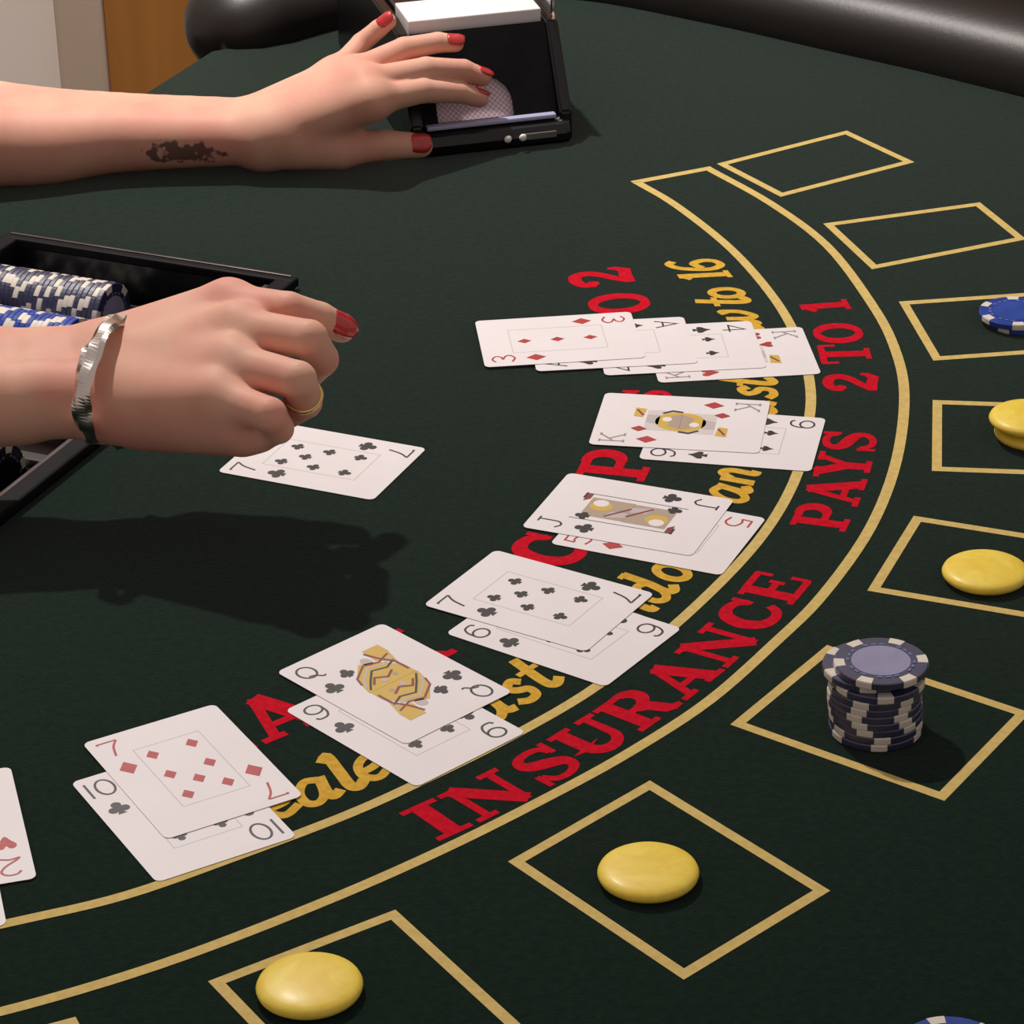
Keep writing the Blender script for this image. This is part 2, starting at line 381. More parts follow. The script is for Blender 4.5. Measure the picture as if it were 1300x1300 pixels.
xa = aty(76, 50, WY).x; xb = aty(138, 50, WY).x
wb = struct('wall_back', box_mesh('wall_back', (0, 0, 0), (2.6, 0.12, 2.7), 0.004), wallm, loc=(xa - 1.3 - 0.0, WY + .06, 1.35))
struct('baseboard_back', box_mesh('baseboard_back', (0, 0, 0), (2.6, 0.016, 0.12), 0.004), trimm, loc=(xa - 1.3, WY - .008, 0.06))
struct('trim_1', box_mesh('trim_1', (0, 0, 0), (xb - xa, 0.16, 2.2), 0.006), trimm, loc=((xa + xb) / 2, WY + .05, 1.1))
dr = struct('door_1', box_mesh('door_1', (0, 0, 0), (0.95, 0.045, 2.12), 0.004), doorm, loc=(xb + .475, WY - .004, 1.06))
me_ = box_mesh('door_handle', (0, 0, 0), (0.12, 0.02, 0.02), 0.006); link('door_handle', me_, silver, dr, (0.38, -0.06, -0.02))
struct('trim_2', box_mesh('trim_2', (0, 0, 0), (xb - xa, 0.16, 2.2), 0.006), trimm, loc=(xb + .95 + (xb - xa) / 2, WY + .05, 1.1))
struct('wall_far', box_mesh('wall_far', (0, 0, 0), (2.4, 0.12, 2.7), 0.004), darkw, loc=(xb + .95 + (xb - xa) + 1.2, WY + .06, 1.35))

# ================================================================== THE TABLE
table = empty('blackjack_table', (C0.x + AX.x * .35, C0.y + AX.y * .35, 0))
tag(table, 'curved blackjack table with dark green printed felt and padded black rail', 'gaming table')
T0 = table.location
half = [(-.054, .578), (-.010, .592), (.012, .640), (.055, .728), (.15, .776), (.256, .754), (.354, .727), (.449, .699), (.56, .655), (.68, .565), (.78, .445), (.85, .29), (.885, .12)]
inner = half + [(a, -t) for a, t in reversed(half)]
inner_s = catmull([Vector((a, t, 0)) for a, t in inner], 6)
TR = dict(a0=.004, a1=.199, t=.2185)        # chip tray opening
def felt_mesh():
    cu = bpy.data.curves.new('felt_curve', 'CURVE'); cu.dimensions = '2D'; cu.fill_mode = 'BOTH'; cu.extrude = 0.012
    out = []
    n = len(inner_s)
    for i, p in enumerate(inner_s):          # felt runs on under the rail
        d = (inner_s[min(i + 1, n - 1)] - inner_s[max(i - 1, 0)]).normalized(); nn = Vector((-d.y, d.x, 0))
        k = 0.045 * min(1.0, i / 7, (n - 1 - i) / 7)
        out.append(p + nn * k)
    if (out[len(out) // 2] - Vector((0, 0, 0))).length < .87:
        out = []
        for i, p in enumerate(inner_s):
            d = (inner_s[min(i + 1, n - 1)] - inner_s[max(i - 1, 0)]).normalized(); nn = Vector((d.y, -d.x, 0))
            out.append(p - nn * (0.045 * min(1.0, i / 7, (n - 1 - i) / 7)) * -1)
    for ring in (out, [Vector((TR['a0'], -TR['t'], 0)), Vector((TR['a1'], -TR['t'], 0)), Vector((TR['a1'], TR['t'], 0)), Vector((TR['a0'], TR['t'], 0))]):
        sp = cu.splines.new('POLY'); sp.points.add(len(ring) - 1); sp.use_cyclic_u = True
        for q, p in zip(sp.points, ring):
            wv = tab(p.x, p.y, 0) - T0; q.co = (wv.x, wv.y, 0, 1)
    o = bpy.data.objects.new('tmp', cu); COL.objects.link(o)
    dg = bpy.context.evaluated_depsgraph_get(); me = bpy.data.meshes.new_from_object(o.evaluated_get(dg)); me.materials.clear()
    bpy.data.objects.remove(o, do_unlink=True); me.name = 'felt'
    return me
felt_o = link('felt', felt_mesh(), felt, table, (0, 0, TZ - 0.012))
def table_local(p): return Vector(p) - T0 - felt_o.location
PR = 0.0001                                  # print sits this far above the felt
def print_flat(name, fl, m):                 # fl in world x, y
    g = fl.mapped(lambda p: tuple(table_local((p[0], p[1], TZ + PR + p[2]))))
    # origin at the middle of the mark
    c = Vector((sum(p[0] for p in g.v) / len(g.v), sum(p[1] for p in g.v) / len(g.v), 0))
    g.v = [(p[0] - c.x, p[1] - c.y, p[2]) for p in g.v]
    return link(name, g.mesh(name), m, felt_o, c)
# gold arcs of the insurance band, with the closed far end
outer_px = [(899, 214), (978, 258), (1050, 312), (1106, 385), (1135, 440), (1148, 500), (1138, 585), (1105, 670), (1045, 755), (985, 815), (900, 890), (800, 955), (700, 1010), (560, 1080), (400, 1150), (200, 1226), (0, 1285)]
inner_px = [(808, 231), (860, 262), (930, 318), (985, 382), (1016, 440), (1029, 495), (1025, 545), (1008, 612), (960, 690), (870, 782), (760, 870), (650, 935), (540, 990), (440, 1035), (300, 1088), (160, 1137), (30, 1168)]
def arc_line(pxs):
    P = [at(*q).xy for q in pxs]
    e = P[-1] - P[-2]
    P2 = [Vector((q[0], q[1], 0)) for q in P]
    # go on round the table beyond the picture
    rr = (P[-1] - C0).length; a0 = math.atan2(P[-1].y - C0.y, P[-1].x - C0.x)
    for k in range(1, 9):
        a = a0 - R(4.2) * k; P2.append(Vector((C0.x + rr * math.cos(a), C0.y + rr * math.sin(a), 0)))
    return catmull(P2, 6)
Lo, Li = arc_line(outer_px), arc_line(inner_px)
LW = .0056
print_flat('gold_arc_line', Flat().stroke(Lo, LW), gold)
print_flat('gold_arc_line', Flat().stroke(Li, LW), gold)
e0 = Li[0].xy; e1 = Lo[0].xy; ex = (e1 - e0).normalized() * LW / 2
print_flat('gold_end_line', Flat().stroke([e0 - ex, e1 + ex], LW), gold)
# betting boxes
def quad_frame(P, wd=.0050):
    c = sum((Vector(p) for p in P), Vector((0, 0))) / 4
    # measured corners are the outer corners
    Q = []
    n = 4
    for i in range(n):
        p = Vector(P[i]); a = (Vector(P[i - 1]) - p).normalized(); b = (Vector(P[(i + 1) % n]) - p).normalized()
        s = abs(a.x * b.y - a.y * b.x)
        Q.append(p + (a + b) * (wd / 2 / s))
    return Flat().stroke(Q, wd, True)
BW, BL = .083, .1065
def box_from_inner(pa, pb):                  # two inner corners, box reaching outward
    a, b = at(*pa).xy, at(*pb).xy; d = (b - a).normalized(); n = Vector((-d.y, d.x))
    if n.dot((a + b) / 2 - C0) < 0: n = -n
    return [a, b, b + n * BL, a + n * BL]
boxes = [[at(*q).xy for q in P] for P in (
    [(910, 208), (1075, 166), (1161, 206), (991, 250)],
    [(1045, 284), (1244, 257), (1303, 304), (1107, 342)],
    [(1050, 819), (927, 920), (1199, 1017), (1308, 905)],
    [(825, 991), (645, 1094), (868, 1244), (1054, 1131)])]
boxes += [box_from_inner((1141, 383), (1185, 458)), box_from_inner((1184, 508), (1183, 598)), box_from_inner((1160, 655), (1101, 750)), box_from_inner((502, 1155), (264, 1246))]
p9 = at(96, 1291).xy; r9 = (p9 - C0).normalized(); t9 = Vector((r9.y, -r9.x))
q9 = p9 + (t9 * math.cos(R(5)) + r9 * math.sin(R(2))) * BW; d9 = (q9 - p9).normalized(); n9 = Vector((-d9.y, d9.x)); n9 = n9 if n9.dot(r9) > 0 else -n9
boxes.append([p9, q9, q9 + n9 * BL, p9 + n9 * BL])
for P in boxes: print_flat('betting_box_outline', quad_frame(P), gold)
# lettering, each letter placed round the arc (radius of baseline, angle)
def letter(ch, ang, r_base, h, m, fn, xs=1.0, fit=None):
    g, wd = fn(ch)
    if fit: xs = fit / (wd * h)
    a = R(ang); rad = Vector((math.cos(a), math.sin(a))); tan = Vector((-math.sin(a), math.cos(a)))
    base = C0 + rad * r_base
    def f(p):
        q = base + tan * ((p[0] - wd / 2) * h * xs) - rad * (p[1] * h)
        return (q.x, q.y, p[2])
    o = print_flat('letter', g.mapped(f), m)
    return o
H1 = .0280
for ch, a, fit in (('I', -51.75, .018), ('N', -48.95, .031), ('S', -45.6, .026), ('U', -42.6, .029), ('R', -39.5, .030), ('A', -36.25, .031), ('N', -32.85, .031), ('C', -29.75, .028), ('E', -26.75, .026),
                   ('P', -19.1, .025), ('A', -16.2, .030), ('Y', -13.3, .028), ('S', -10.5, .024), ('2', -3.3, .024), ('T', .4, .026), ('O', 3.2, .027), ('1', 6.9, .016)):
    letter(ch, a, .5925, H1, red, glyph_serif, fit=fit)
for ch, a, fit in (('B', -59.9, .030), ('L', -56.3, .031), ('A', -51.9, .036), ('C', -47.2, .034), ('K', -42.75, .035), ('J', -36.6, .028), ('A', -32.6, .036), ('C', -28.0, .031), ('K', -23.4, .034),
                   ('P', -15.7, .031), ('a', -11.3, .027), ('y', -8.0, .027), ('s', -5.7, .022), ('3', 0.2, .027), ('T', 6.0, .026), ('O', 10.1, .029), ('2', 15.0, .026)):
    letter(ch, a, .4825, .036 if ch != 's' else .027, red, glyph_serif, fit=fit)
def script(txt, angs):
    for ch, a in zip(txt, angs): letter(ch, a, .5380, .0310, gold2, glyph_script, 1.0)
script('Dealer', (-59.0, -56.7, -54.75, -53.1, -51.65, -50.1))
script('must', (-46.6, -44.0, -41.9, -40.35))
script('stand', (-37.2, -35.7, -34.1, -32.0, -29.9))
script('on', (-27.6, -25.6))
script('17', (-22.7, -21.2))
script('and', (-18.0, -15.8, -13.6))
script('must', (-9.6, -7.0, -4.85, -3.5))
script('draw', (0.2, 2.0, 3.7, 5.9))
script('to', (8.5, 9.95))
script('16', (12.95, 14.7))

# rail: a padded tube that follows the felt's edge, rounded at both ends
def rail_mesh():
    W, Hh = .048, .040
    hc = [(-.053, .634), (-.036, .670), (-.002, .735), (.058, .797), (.15, .822), (.266, .801), (.366, .773), (.463, .745), (.580, .699), (.712, .602), (.820, .470), (.897, .305), (.934, .126)]
    cen = catmull([Vector((a, t, 0)) for a, t in hc + [(a, -t) for a, t in reversed(hc)]], 5)
    s0 = (cen[0] - cen[2]).normalized(); s1 = (cen[-1] - cen[-3]).normalized()
    rings = []
    caps = [(math.sin(R(a)), math.cos(R(a))) for a in (86, 70, 50, 28)]
    for sx, k in caps: rings.append((cen[0] + s0 * (W * sx), k))
    rings += [(c, 1.0) for c in cen]
    for sx, k in reversed(caps): rings.append((cen[-1] + s1 * (W * sx), k))
    V = []; Fc = []; m = 24
    for j, (c, k) in enumerate(rings):
        a = rings[max(j - 1, 0)][0]; b = rings[min(j + 1, len(rings) - 1)][0]; d = (b - a).normalized(); nn = Vector((-d.y, d.x, 0))
        for i in range(m):
            th = 2 * math.pi * i / m; cs, sn = math.cos(th), math.sin(th)
            ex_ = math.copysign(abs(cs) ** .9, cs) * W * k; ez = math.copysign(abs(sn) ** .9, sn) * Hh * k
            q = c + nn * ex_; wv = tab(q.x, q.y, .004 + ez) - T0
            V.append(wv)
    for j in range(len(rings) - 1):
        for i in range(m): Fc.append((j * m + i, j * m + (i + 1) % m, (j + 1) * m + (i + 1) % m, (j + 1) * m + i))
    Fc.append(tuple(range(m))); Fc.append(tuple((len(rings) - 1) * m + i for i in range(m)))
    bm = bmesh.new(); vv = [bm.verts.new(v) for v in V]
    for f in Fc: bm.faces.new([vv[i] for i in f])
    return from_bm('rail', bm, True)
rail = link('rail', rail_mesh(), leather, table)
rail['label'] = 'padded black leather arm rail'
# apron and pedestals under the top
ap = [(a * .96 - .0, t * .97) for a, t in [(p.x, p.y) for p in inner_s[::3]]]
V, Fc = prism([(tab(a, t) - T0).xy for a, t in ap], TZ - .16, TZ - .055); link('apron', from_bm('apron', (lambda bm: ([bm.verts.new(v) for v in V], bm.verts.ensure_lookup_table(), [bm.faces.new([bm.verts[i] for i in f]) for f in Fc], bm)[-1])(bmesh.new())), blackm, table)
for tt in (.33, -.33):
    c = tab(.38, tt) - T0
    link('pedestal', box_mesh('pedestal', (c.x, c.y, (TZ - .16 + .05) / 2 + .0), (.16, .16, TZ - .16 - .05), .01), blackm, table)
    link('foot', box_mesh('foot', (c.x, c.y, .025), (.5, .12, .05), .01, Matrix.Rotation(R(-24.3), 3, 'Z')), blackm, table)

# ================================================================== CARDS
CL, CWD, CT = .0889, .0635, .00018
def rrect(L_, W_, r, n=5):
    P = []
    for cx, cy, a0 in ((L_ - r, r, -90), (L_ - r, W_ - r, 0), (r, W_ - r, 90), (r, r, 180)):
        P += [(cx + r * math.cos(R(a0 + 90 * i / n)), cy + r * math.sin(R(a0 + 90 * i / n))) for i in range(n + 1)]
    return P
_v, _f = prism(rrect(CL, CWD, .0032), 0, CT)
card_me = mesh('playing_card', _v, _f); card_me.materials.append(cardw)
PZ = CT + .00003
# suits: symbol drawn with its top toward -u (towards smaller u), centred at 0,0, height 1
def suit_shape(s):
    g = Flat()
    def up(P): return [(-y, x) for x, y in P]      # symbol (x right, y up) -> (u, v)
    if s == 'diamonds': g.poly(up([(0, .56), (-.42, 0), (0, -.56), (.42, 0)]))
    elif s == 'clubs':
        for cx, cy in ((0, .24), (-.25, -.12), (.25, -.12)): g.poly(up(arc(cx, cy, .23, .23, 0, 360, 14)[:-1]))
        g.poly(up([(-.1, .1), (.1, .1), (.05, -.2), (.2, -.5), (-.2, -.5), (-.05, -.2)]))
    elif s == 'spades':
        P = catmull([Vector((0, .52, 0)), Vector((.14, .26, 0)), Vector((.4, -.02, 0)), Vector((.36, -.24, 0)), Vector((.16, -.26, 0)), Vector((0, -.12, 0)), Vector((-.16, -.26, 0)), Vector((-.36, -.24, 0)), Vector((-.4, -.02, 0)), Vector((-.14, .26, 0))], 3, True)
        g.poly(up([(p.x, p.y) for p in P])); g.poly(up([(-.05, -.1), (.05, -.1), (.18, -.5), (-.18, -.5)]))
    elif s == 'hearts':
        P = catmull([Vector((0, -.52, 0)), Vector((.24, -.16, 0)), Vector((.44, .14, 0)), Vector((.36, .4, 0)), Vector((.14, .42, 0)), Vector((0, .22, 0)), Vector((-.14, .42, 0)), Vector((-.36, .4, 0)), Vector((-.44, .14, 0)), Vector((-.24, -.16, 0))], 3, True)
        g.poly(up([(p.x, p.y) for p in P]))
    return g
def rank_shape(rk):                            # thin rounded index, height 1, width ~.7
    g = Flat(); w_ = .085
    S_ = lambda P, per=6: g.stroke(catmull([Vector((x, y, 0)) for x, y in P], per), w_)
    L_ = lambda P: g.stroke(P, w_)
    if rk == '7': L_([(-.34, .42), (-.34, .5), (.34, .5)]); S_([(.34, .5), (.1, .1), (-.05, -.5)])
    elif rk == '9': g.stroke(arc(0, .2, .32, .3, 0, 360, 24)[:-1], w_, True); S_([(.32, .2), (.28, -.2), (.1, -.46), (-.2, -.48), (-.3, -.34)])
    elif rk == '6': g.stroke(arc(0, -.2, .32, .3, 0, 360, 24)[:-1], w_, True); S_([(-.32, -.2), (-.28, .2), (-.1, .46), (.2, .48), (.3, .34)])
    elif rk == '10':
        L_([(-.42, -.5), (-.42, .5)]); g.stroke(arc(.14, 0, .3, .5, 0, 360, 28)[:-1], w_, True)
    elif rk == '5': L_([(.28, .48), (-.24, .48), (-.28, .06)]); S_([(-.28, .06), (0, .14), (.3, -.02), (.32, -.3), (.08, -.5), (-.3, -.4)])
    elif rk == '2': S_([(-.3, .3), (-.14, .48), (.16, .48), (.32, .26), (.16, -.04), (-.2, -.34), (-.34, -.5)]); S_([(-.34, -.5), (0, -.42), (.26, -.5), (.36, -.4)])
    elif rk == '3': S_([(-.28, .36), (0, .5), (.28, .34), (.2, .1), (-.02, .03), (.26, -.1), (.32, -.32), (.04, -.5), (-.3, -.36)])
    elif rk == '4': L_([(.14, -.5), (.14, .5), (-.34, -.2), (.36, -.2)])
    elif rk == 'A': L_([(-.34, -.5), (0, .5), (.34, -.5)]); L_([(-.22, -.14), (.22, -.14)])
    elif rk == 'K': L_([(-.28, -.5), (-.28, .5)]); L_([(.3, .5), (-.26, -.06)]); L_([(-.08, .12), (.32, -.5)]); L_([(-.38, .5), (-.16, .5)]); L_([(-.38, -.5), (-.16, -.5)]); L_([(.2, .5), (.4, .5)]); L_([(.2, -.5), (.42, -.5)])
    elif rk == 'Q': g.stroke(arc(0, .06, .33, .42, 0, 360, 28)[:-1], w_, True); S_([(-.12, -.22), (.1, -.3), (.3, -.52), (.42, -.5)])
    elif rk == 'J': S_([(.2, .5), (.2, 0), (.16, -.36), (-.06, -.5), (-.3, -.32)]); L_([(.0, .5), (.38, .5)])
    g.v = [(-y, x, z) for x, y, z in g.v]
    return g
def place(g, u, v, s, flip=False, asp=1.0):
    k = -1 if flip else 1
    return g.mapped(lambda p: (u + p[0] * s * k, v + p[1] * s * k * asp, PZ + p[2]))
PIPS = {'2': [(25, 31.7, 0), (62, 31.7, 1)], '3': [(25, 31.7, 0), (43.5, 31.7, 0), (62, 31.7, 1)],
        '4': [(25, 22.4, 0), (25, 41, 0), (62, 22.4, 1), (62, 41, 1)], '5': [(25, 22.4, 0), (25, 41, 0), (43.5, 31.7, 0), (62, 22.4, 1), (62, 41, 1)],
        '6': [(25, 22.4, 0), (25, 41, 0), (43.5, 22.4, 0), (43.5, 41, 0), (62, 22.4, 1), (62, 41, 1)],
        '9': [(u, v, u > 44) for u in (24, 37, 50, 63) for v in (22.4, 41)] + [(43.5, 31.7, 0)],
        '10': [(u, v, u > 44) for u in (24, 37, 50, 63) for v in (22.4, 41)] + [(30.5, 31.7, 0), (56.5, 31.7, 1)], 'A': []}
PIPS['7'] = PIPS['6'] + [(34.2, 31.7, 0)]
PIPS['7r'] = PIPS['6'] + [(52.8, 31.7, 1)]
def court(rk, root):
    """generic two-way court picture: (material, shape) pieces mirrored about the centre"""
    mm = .001
    if rk == 'Q': ku, kv = 1.16, 1.04
    elif rk == 'K': ku, kv = 1.0, 1.15
    else: ku, kv = 1.0, 1.0
    def both(fl, m, nm):
        fl = fl.mapped(lambda p: (44.45 + (p[0] - 44.45) * ku, 31.75 + (p[1] - 31.75) * kv, p[2]))
        for k in (0, 1):
            g = fl.mapped(lambda p: ((p[0] if not k else 88.9 - p[0]) * mm, (p[1] if not k else 63.5 - p[1]) * mm, PZ + p[2]))
            link(nm, g.mesh(nm), m, root)
    e = .00004
    if rk == 'Q':
        both(Flat().poly([(18, 48), (24, 48), (33, 45), (27, 38), (18, 39)], e), cgold, 'crown_print')
        both(Flat().poly([(25, 30), (34, 21), (44.5, 18), (44.5, 45), (37, 45), (28, 38)], e), cgold, 'robe_print')
        for k, (d, m) in enumerate(((0, cdred), (2.6, cline), (5.2, cblk))):
            both(Flat().stroke([(26 + d, 46 - d * .3), (29 + d, 38), (27 + d, 31), (33 + d, 22 + d * .5), (38 + d, 20)], 1.0, z=2 * e), m, 'stripe_print')
        both(Flat().stroke([(20, 38), (26, 40), (33, 44), (41, 44)], 1.3, z=2 * e), cdred, 'collar_print')
        both(Flat().poly(arc(25.5, 34.5, 3.2, 2.6, 0, 360, 14)[:-1], e), cline, 'face_print')
        both(Flat().stroke([(37, 38), (40, 33), (37, 28), (41, 24)], 1.1, z=3 * e), cdred, 'ornament_print')
        both(Flat().poly(arc(41, 30, 1.6, 1.6, 0, 360, 10)[:-1], 3 * e), cline, 'ornament_print')
        both(Flat().poly(arc(40, 37, 1.3, 1.3, 0, 360, 10)[:-1], 3 * e), ctan, 'ornament_print')
    elif rk == 'J':
        both(Flat().poly([(22, 22), (44.5, 22), (44.5, 42), (22, 42)], e * .5), ctan, 'robe_print')
        both(Flat().poly(arc(29, 34, 6, 5, 0, 360, 18)[:-1], e), cgold, 'hair_print')
        both(Flat().poly(arc(28, 37, 4, 3.6, 0, 360, 16)[:-1], 1.5 * e), cardw, 'face_print')
        both(Flat().poly([(33, 23), (44.5, 26), (44.5, 31), (36, 30)], e), cline, 'sash_print')
        both(Flat().stroke([(34, 24), (44.4, 36)], 1.4, z=2 * e), cdred, 'stripe_print')
        both(Flat().stroke([(17.5, 46), (17.5, 40)], 1.2, z=e), cblk, 'halberd_print')
        both(Flat().poly([(18, 37), (21, 40), (21, 45), (18, 45)], e), cdred, 'cap_print')
        both(Flat().stroke([(17.5, 45.5), (71, 45.5)], .45, z=e), cblk, 'border_line')
    else:
        both(Flat().poly([(26, 22), (44.45, 22), (44.45, 43), (26, 43)], e * .5), cpale, 'panel_print')
        both(Flat().poly([(x, y) for x, y in arc(44.45, 32, 13.5, 10, 90, 270, 18)], e), cgold, 'robe_print')
        both(Flat().poly([(38, 27), (44.5, 24), (44.5, 40), (39, 38)], 1.5 * e), ctan, 'robe_fold_print')
        both(Flat().stroke([(34, 40), (39, 43), (44.5, 42)], 1.5, z=2 * e), cblk, 'collar_print')
        both(Flat().poly(arc(37, 34, 2.6, 2.4, 0, 360, 14)[:-1], 2 * e), cardw, 'face_print')
        both(Flat().poly([(19, 36), (24, 35), (25, 44), (19, 45)], e), cgold, 'crown_print')
        both(Flat().stroke([(20, 43), (24, 37)], 1.2, z=2 * e), cdred, 'crown_band_print')
        both(Flat().poly([(26, 30), (33, 28), (33, 38), (26, 38)], e), cline, 'beard_print')
def make_card(corner, ang, z, rank, suit, label, rev=False, group=None, tilt=None):
    """corner = world xy of the u=0, v=0 corner, ang = direction of the long side"""
    ca, sa = math.cos(R(ang)), math.sin(R(ang))
    o = link('playing_card', card_me, None, None, (corner[0], corner[1], TZ + z + .0004)); o.rotation_euler = (0, 0, R(ang))
    if tilt: o.rotation_euler = (Matrix.Rotation(R(ang), 3, 'Z') @ Matrix.Rotation(tilt[1], 3, 'Y') @ Matrix.Rotation(tilt[0], 3, 'X')).to_euler()
    tag(o, label, 'playing card', group)
    m = cred if suit in ('hearts', 'diamonds') else cblk
    if suit == 'spades': m = cblk
    sh = suit_shape(suit); rs = rank_shape(rank)
    for flip in (False, True):
        fu = (lambda u: CL - u) if flip else (lambda u: u); fv = (lambda v: CWD - v) if flip else (lambda v: v)
        mi = cgry if rank in 'KA' and suit in ('diamonds', 'hearts') else m
        g = link('corner_index', place(rs, fu(.0112), fv(.0092), .0125, flip, 1.05).mesh('corner_index'), mi, o)
        link('corner_pip', place(sh, fu(.0292), fv(.0092), .0100, flip).mesh('corner_pip'), m, o)
    fr = Flat().stroke([(.0172, .0166), (.0700, .0166), (.0700, .0476), (.0172, .0476)], .00035, True).mapped(lambda p: (p[0], p[1], PZ))
    if rank in 'QJK':
        court(rank, o)
        for k in (0, 1):
            g = place(sh, .0235 if not k else CL - .0235, .0215 if not k else CWD - .0215, .0075, bool(k)).mapped(lambda p: (p[0], p[1], p[2] + .0002)); link('small_pip', g.mesh('small_pip'), m, o)
    else:
        link('border_line', fr.mesh('border_line'), cline, o)
    key = rank + ('r' if rev else '')
    for (u, v, fl) in PIPS.get(key, []):
        link('pip', place(sh, u * .001, v * .001, .0072, bool(fl)).mesh('pip'), m, o)
    return o
def corner_from(bl, ang): return (bl[0], bl[1])
G = .00036
make_card((-.1029, 1.1665), -48.0, 0, '9', 'clubs', 'nine of clubs half covered by the queen of clubs')
make_card((-.1086, 1.1998), -47.5, G, 'Q', 'clubs', 'queen of clubs with gold and red court figure')
make_card((-.0321, 1.2322), -35.9, 0, '6', 'clubs', 'six of clubs half covered by a seven of clubs')
make_card((-.0428, 1.2592), -32.6, G, '7', 'clubs', 'seven of clubs on top of the six of clubs')
make_card((.0182, 1.3186), -24.5, 0, '5', 'diamonds', 'five of diamonds half covered by the jack of clubs')
make_card((.0045, 1.3362), -23.1, G, 'J', 'clubs', 'jack of clubs lying on the five of diamonds')
make_card((.0658, 1.4094), -12.7, 0, '9', 'spades', 'nine of spades half covered by the king of diamonds')
make_card((.0405, 1.4273), -10.2, G, 'K', 'diamonds', 'king of diamonds lying on a spade card')
make_card((-.1914, 1.1108), -60.5, 0, '10', 'clubs', 'ten of clubs half covered by the seven of diamonds')
make_card((-.1900, 1.1420), -60.8, G, '7', 'diamonds', 'seven of diamonds lying on the ten of clubs', rev=True)
make_card((.0811, 1.5016), 4.1, 0, 'K', 'hearts', 'red king at the bottom right of the four card fan')
def from_px(bl, other, kind):
    a = at(*bl).xy; b = at(*other).xy
    if kind == 'diag':                                   # bl and tr corners
        d = b - a; return (a.x, a.y), math.degrees(math.atan2(d.y, d.x)) - math.degrees(math.atan2(CWD, CL))
c_, a_ = from_px((767.7, 478.5), (954, 409), 'diag'); make_card(c_, a_, G, '4', 'spades', 'black four third from left in the four card fan')
c_, a_ = from_px((681, 474), (869.6, 404), 'diag'); make_card(c_, a_, 2 * G, 'A', 'spades', 'black ace just under the three of diamonds in the fan')
make_card((-.0128, 1.525), 5.0, 3 * G, '3', 'diamonds', 'three of diamonds on top of the four card fan')
make_card((-.1507, 1.4067), -24.4, 0, '7', 'clubs', 'seven of clubs dealt alone below the closed hand')
# pair cut by the left edge of the picture
tr = at(47, 1117).xy; top = at(13, 973).xy; d_ = (tr - top).normalized(); ang2 = math.degrees(math.atan2(d_.y, d_.x)); nv = Vector((-d_.y, d_.x))
bl2 = tr - d_ * CL - nv * CWD
make_card(bl2, ang2, G, '2', 'hearts', 'two of hearts cut off by the left edge')
tr = at(11, 1174).xy; bl3 = tr - d_ * CL - nv * CWD
make_card(bl3, ang2 - .5, 0, '10', 'hearts', 'white card mostly hidden under the two of hearts')

# ================================================================== CHIPS
CR, CH = .0203, .0033
def chip_body_me():
    v, f = lathe([(CR - .0004, 0), (CR, .0004), (CR, CH - .0004), (CR - .0004, CH)], 48); return mesh('chip_body', v, f, False)
def spot_me(w_deg=20):
    n = 5; e = .00012; V = []; Fc = []
    prof = [(.0158, CH + e), (CR - .0002, CH + e), (CR + e, CH - .0005), (CR + e, .0005), (CR - .0002, -e * .0), (.0158, -e * .0)]
    for i in range(n + 1):
        a = R(-w_deg / 2 + w_deg * i / n)
        for r, z in prof: V.append((r * math.cos(a), r * math.sin(a), z))
    k = len(prof)
    for i in range(n):
        for j in range(k - 1): Fc.append((i * k + j, (i + 1) * k + j, (i + 1) * k + j + 1, i * k + j + 1))
    Fc.append(tuple(range(k))); Fc.append(tuple(n * k + j for j in range(k - 1, -1, -1)))
    bm = bmesh.new(); vv = [bm.verts.new(v) for v in V]
    for f in Fc: bm.faces.new([vv[i] for i in f])
    return from_bm('edge_spot', bm)
v_, f_ = lathe([(.0128, CH - .0002), (.0128, CH + .00012)], 40); inl_me = mesh('inlay', v_, f_); inl_me2 = inl_me.copy()
def dash_me():
    g = Flat()
    for k in range(24):
        if k % 4 == 0: continue
        a = 2 * math.pi * k / 24; a2 = a + .16
        g.poly([(r * math.cos(x), r * math.sin(x)) for r, x in ((.0137, a), (.0149, a), (.0149, a2), (.0137, a2))], CH + .0001)
    return g.mesh('dash_ring')
SPOT = spot_me(); SPOT.materials.append(chipw); DASH = dash_me(); DASH.materials.append(dash)
BODY = {}
for k_, m_, im in (('dark', chipb, inlay), ('royal', chipr, inlayb), ('navy', chipn, chipn)):
    b_ = chip_body_me(); b_.materials.append(m_); i_ = inl_me.copy(); i_.materials.append(im); BODY[k_] = (b_, i_)
def make_chip(loc, rot, kind, label, group=None, face=True, rz=0.0):
    if hasattr(rot, 'to_matrix'): mtx = rot.to_matrix()
    else: mtx = Matrix.Rotation(rot, 3, 'Z')
    o = link('poker_chip', BODY[kind][0], None, None, loc); o.rotation_euler = (mtx @ Matrix.Rotation(rz, 3, 'Z')).to_euler()
    tag(o, label, 'poker chip', group)
    for k in range(6):
        s = link('edge_spot', SPOT, None, o); s.rotation_euler = (0, 0, k * math.pi / 3)
    if face:
        link('inlay', BODY[kind][1], None, o); link('dash_ring', DASH, None, o)
    return o
# the tall stack in the betting box
sb = at(1111, 925).xy
offs = [(0, 0), (.0003, .0002), (0, .0004), (-.0004, .0002), (-.0008, .0004), (-.0009, .0006), (-.0004, .0006), (.0004, .0004), (-.0030, .0042), (.0015, .0006)]
rots = [28, 31, 10, 4, -2, 4, 5, 33, 22, 2]
words = ['bottom', 'second from bottom', 'third from bottom', 'fourth from bottom', 'fifth from bottom', 'fifth from top', 'fourth from top', 'third from top', 'second from top', 'top']
for k in range(10):
    make_chip((sb.x + offs[k][0], sb.y + offs[k][1], TZ + .0004 + k * (CH + .00005)), 0, 'dark', f'dark blue cream-spotted chip, {words[k]} in the tall stack', 'chips of the tall stack', k >= 8, R(rots[k]))
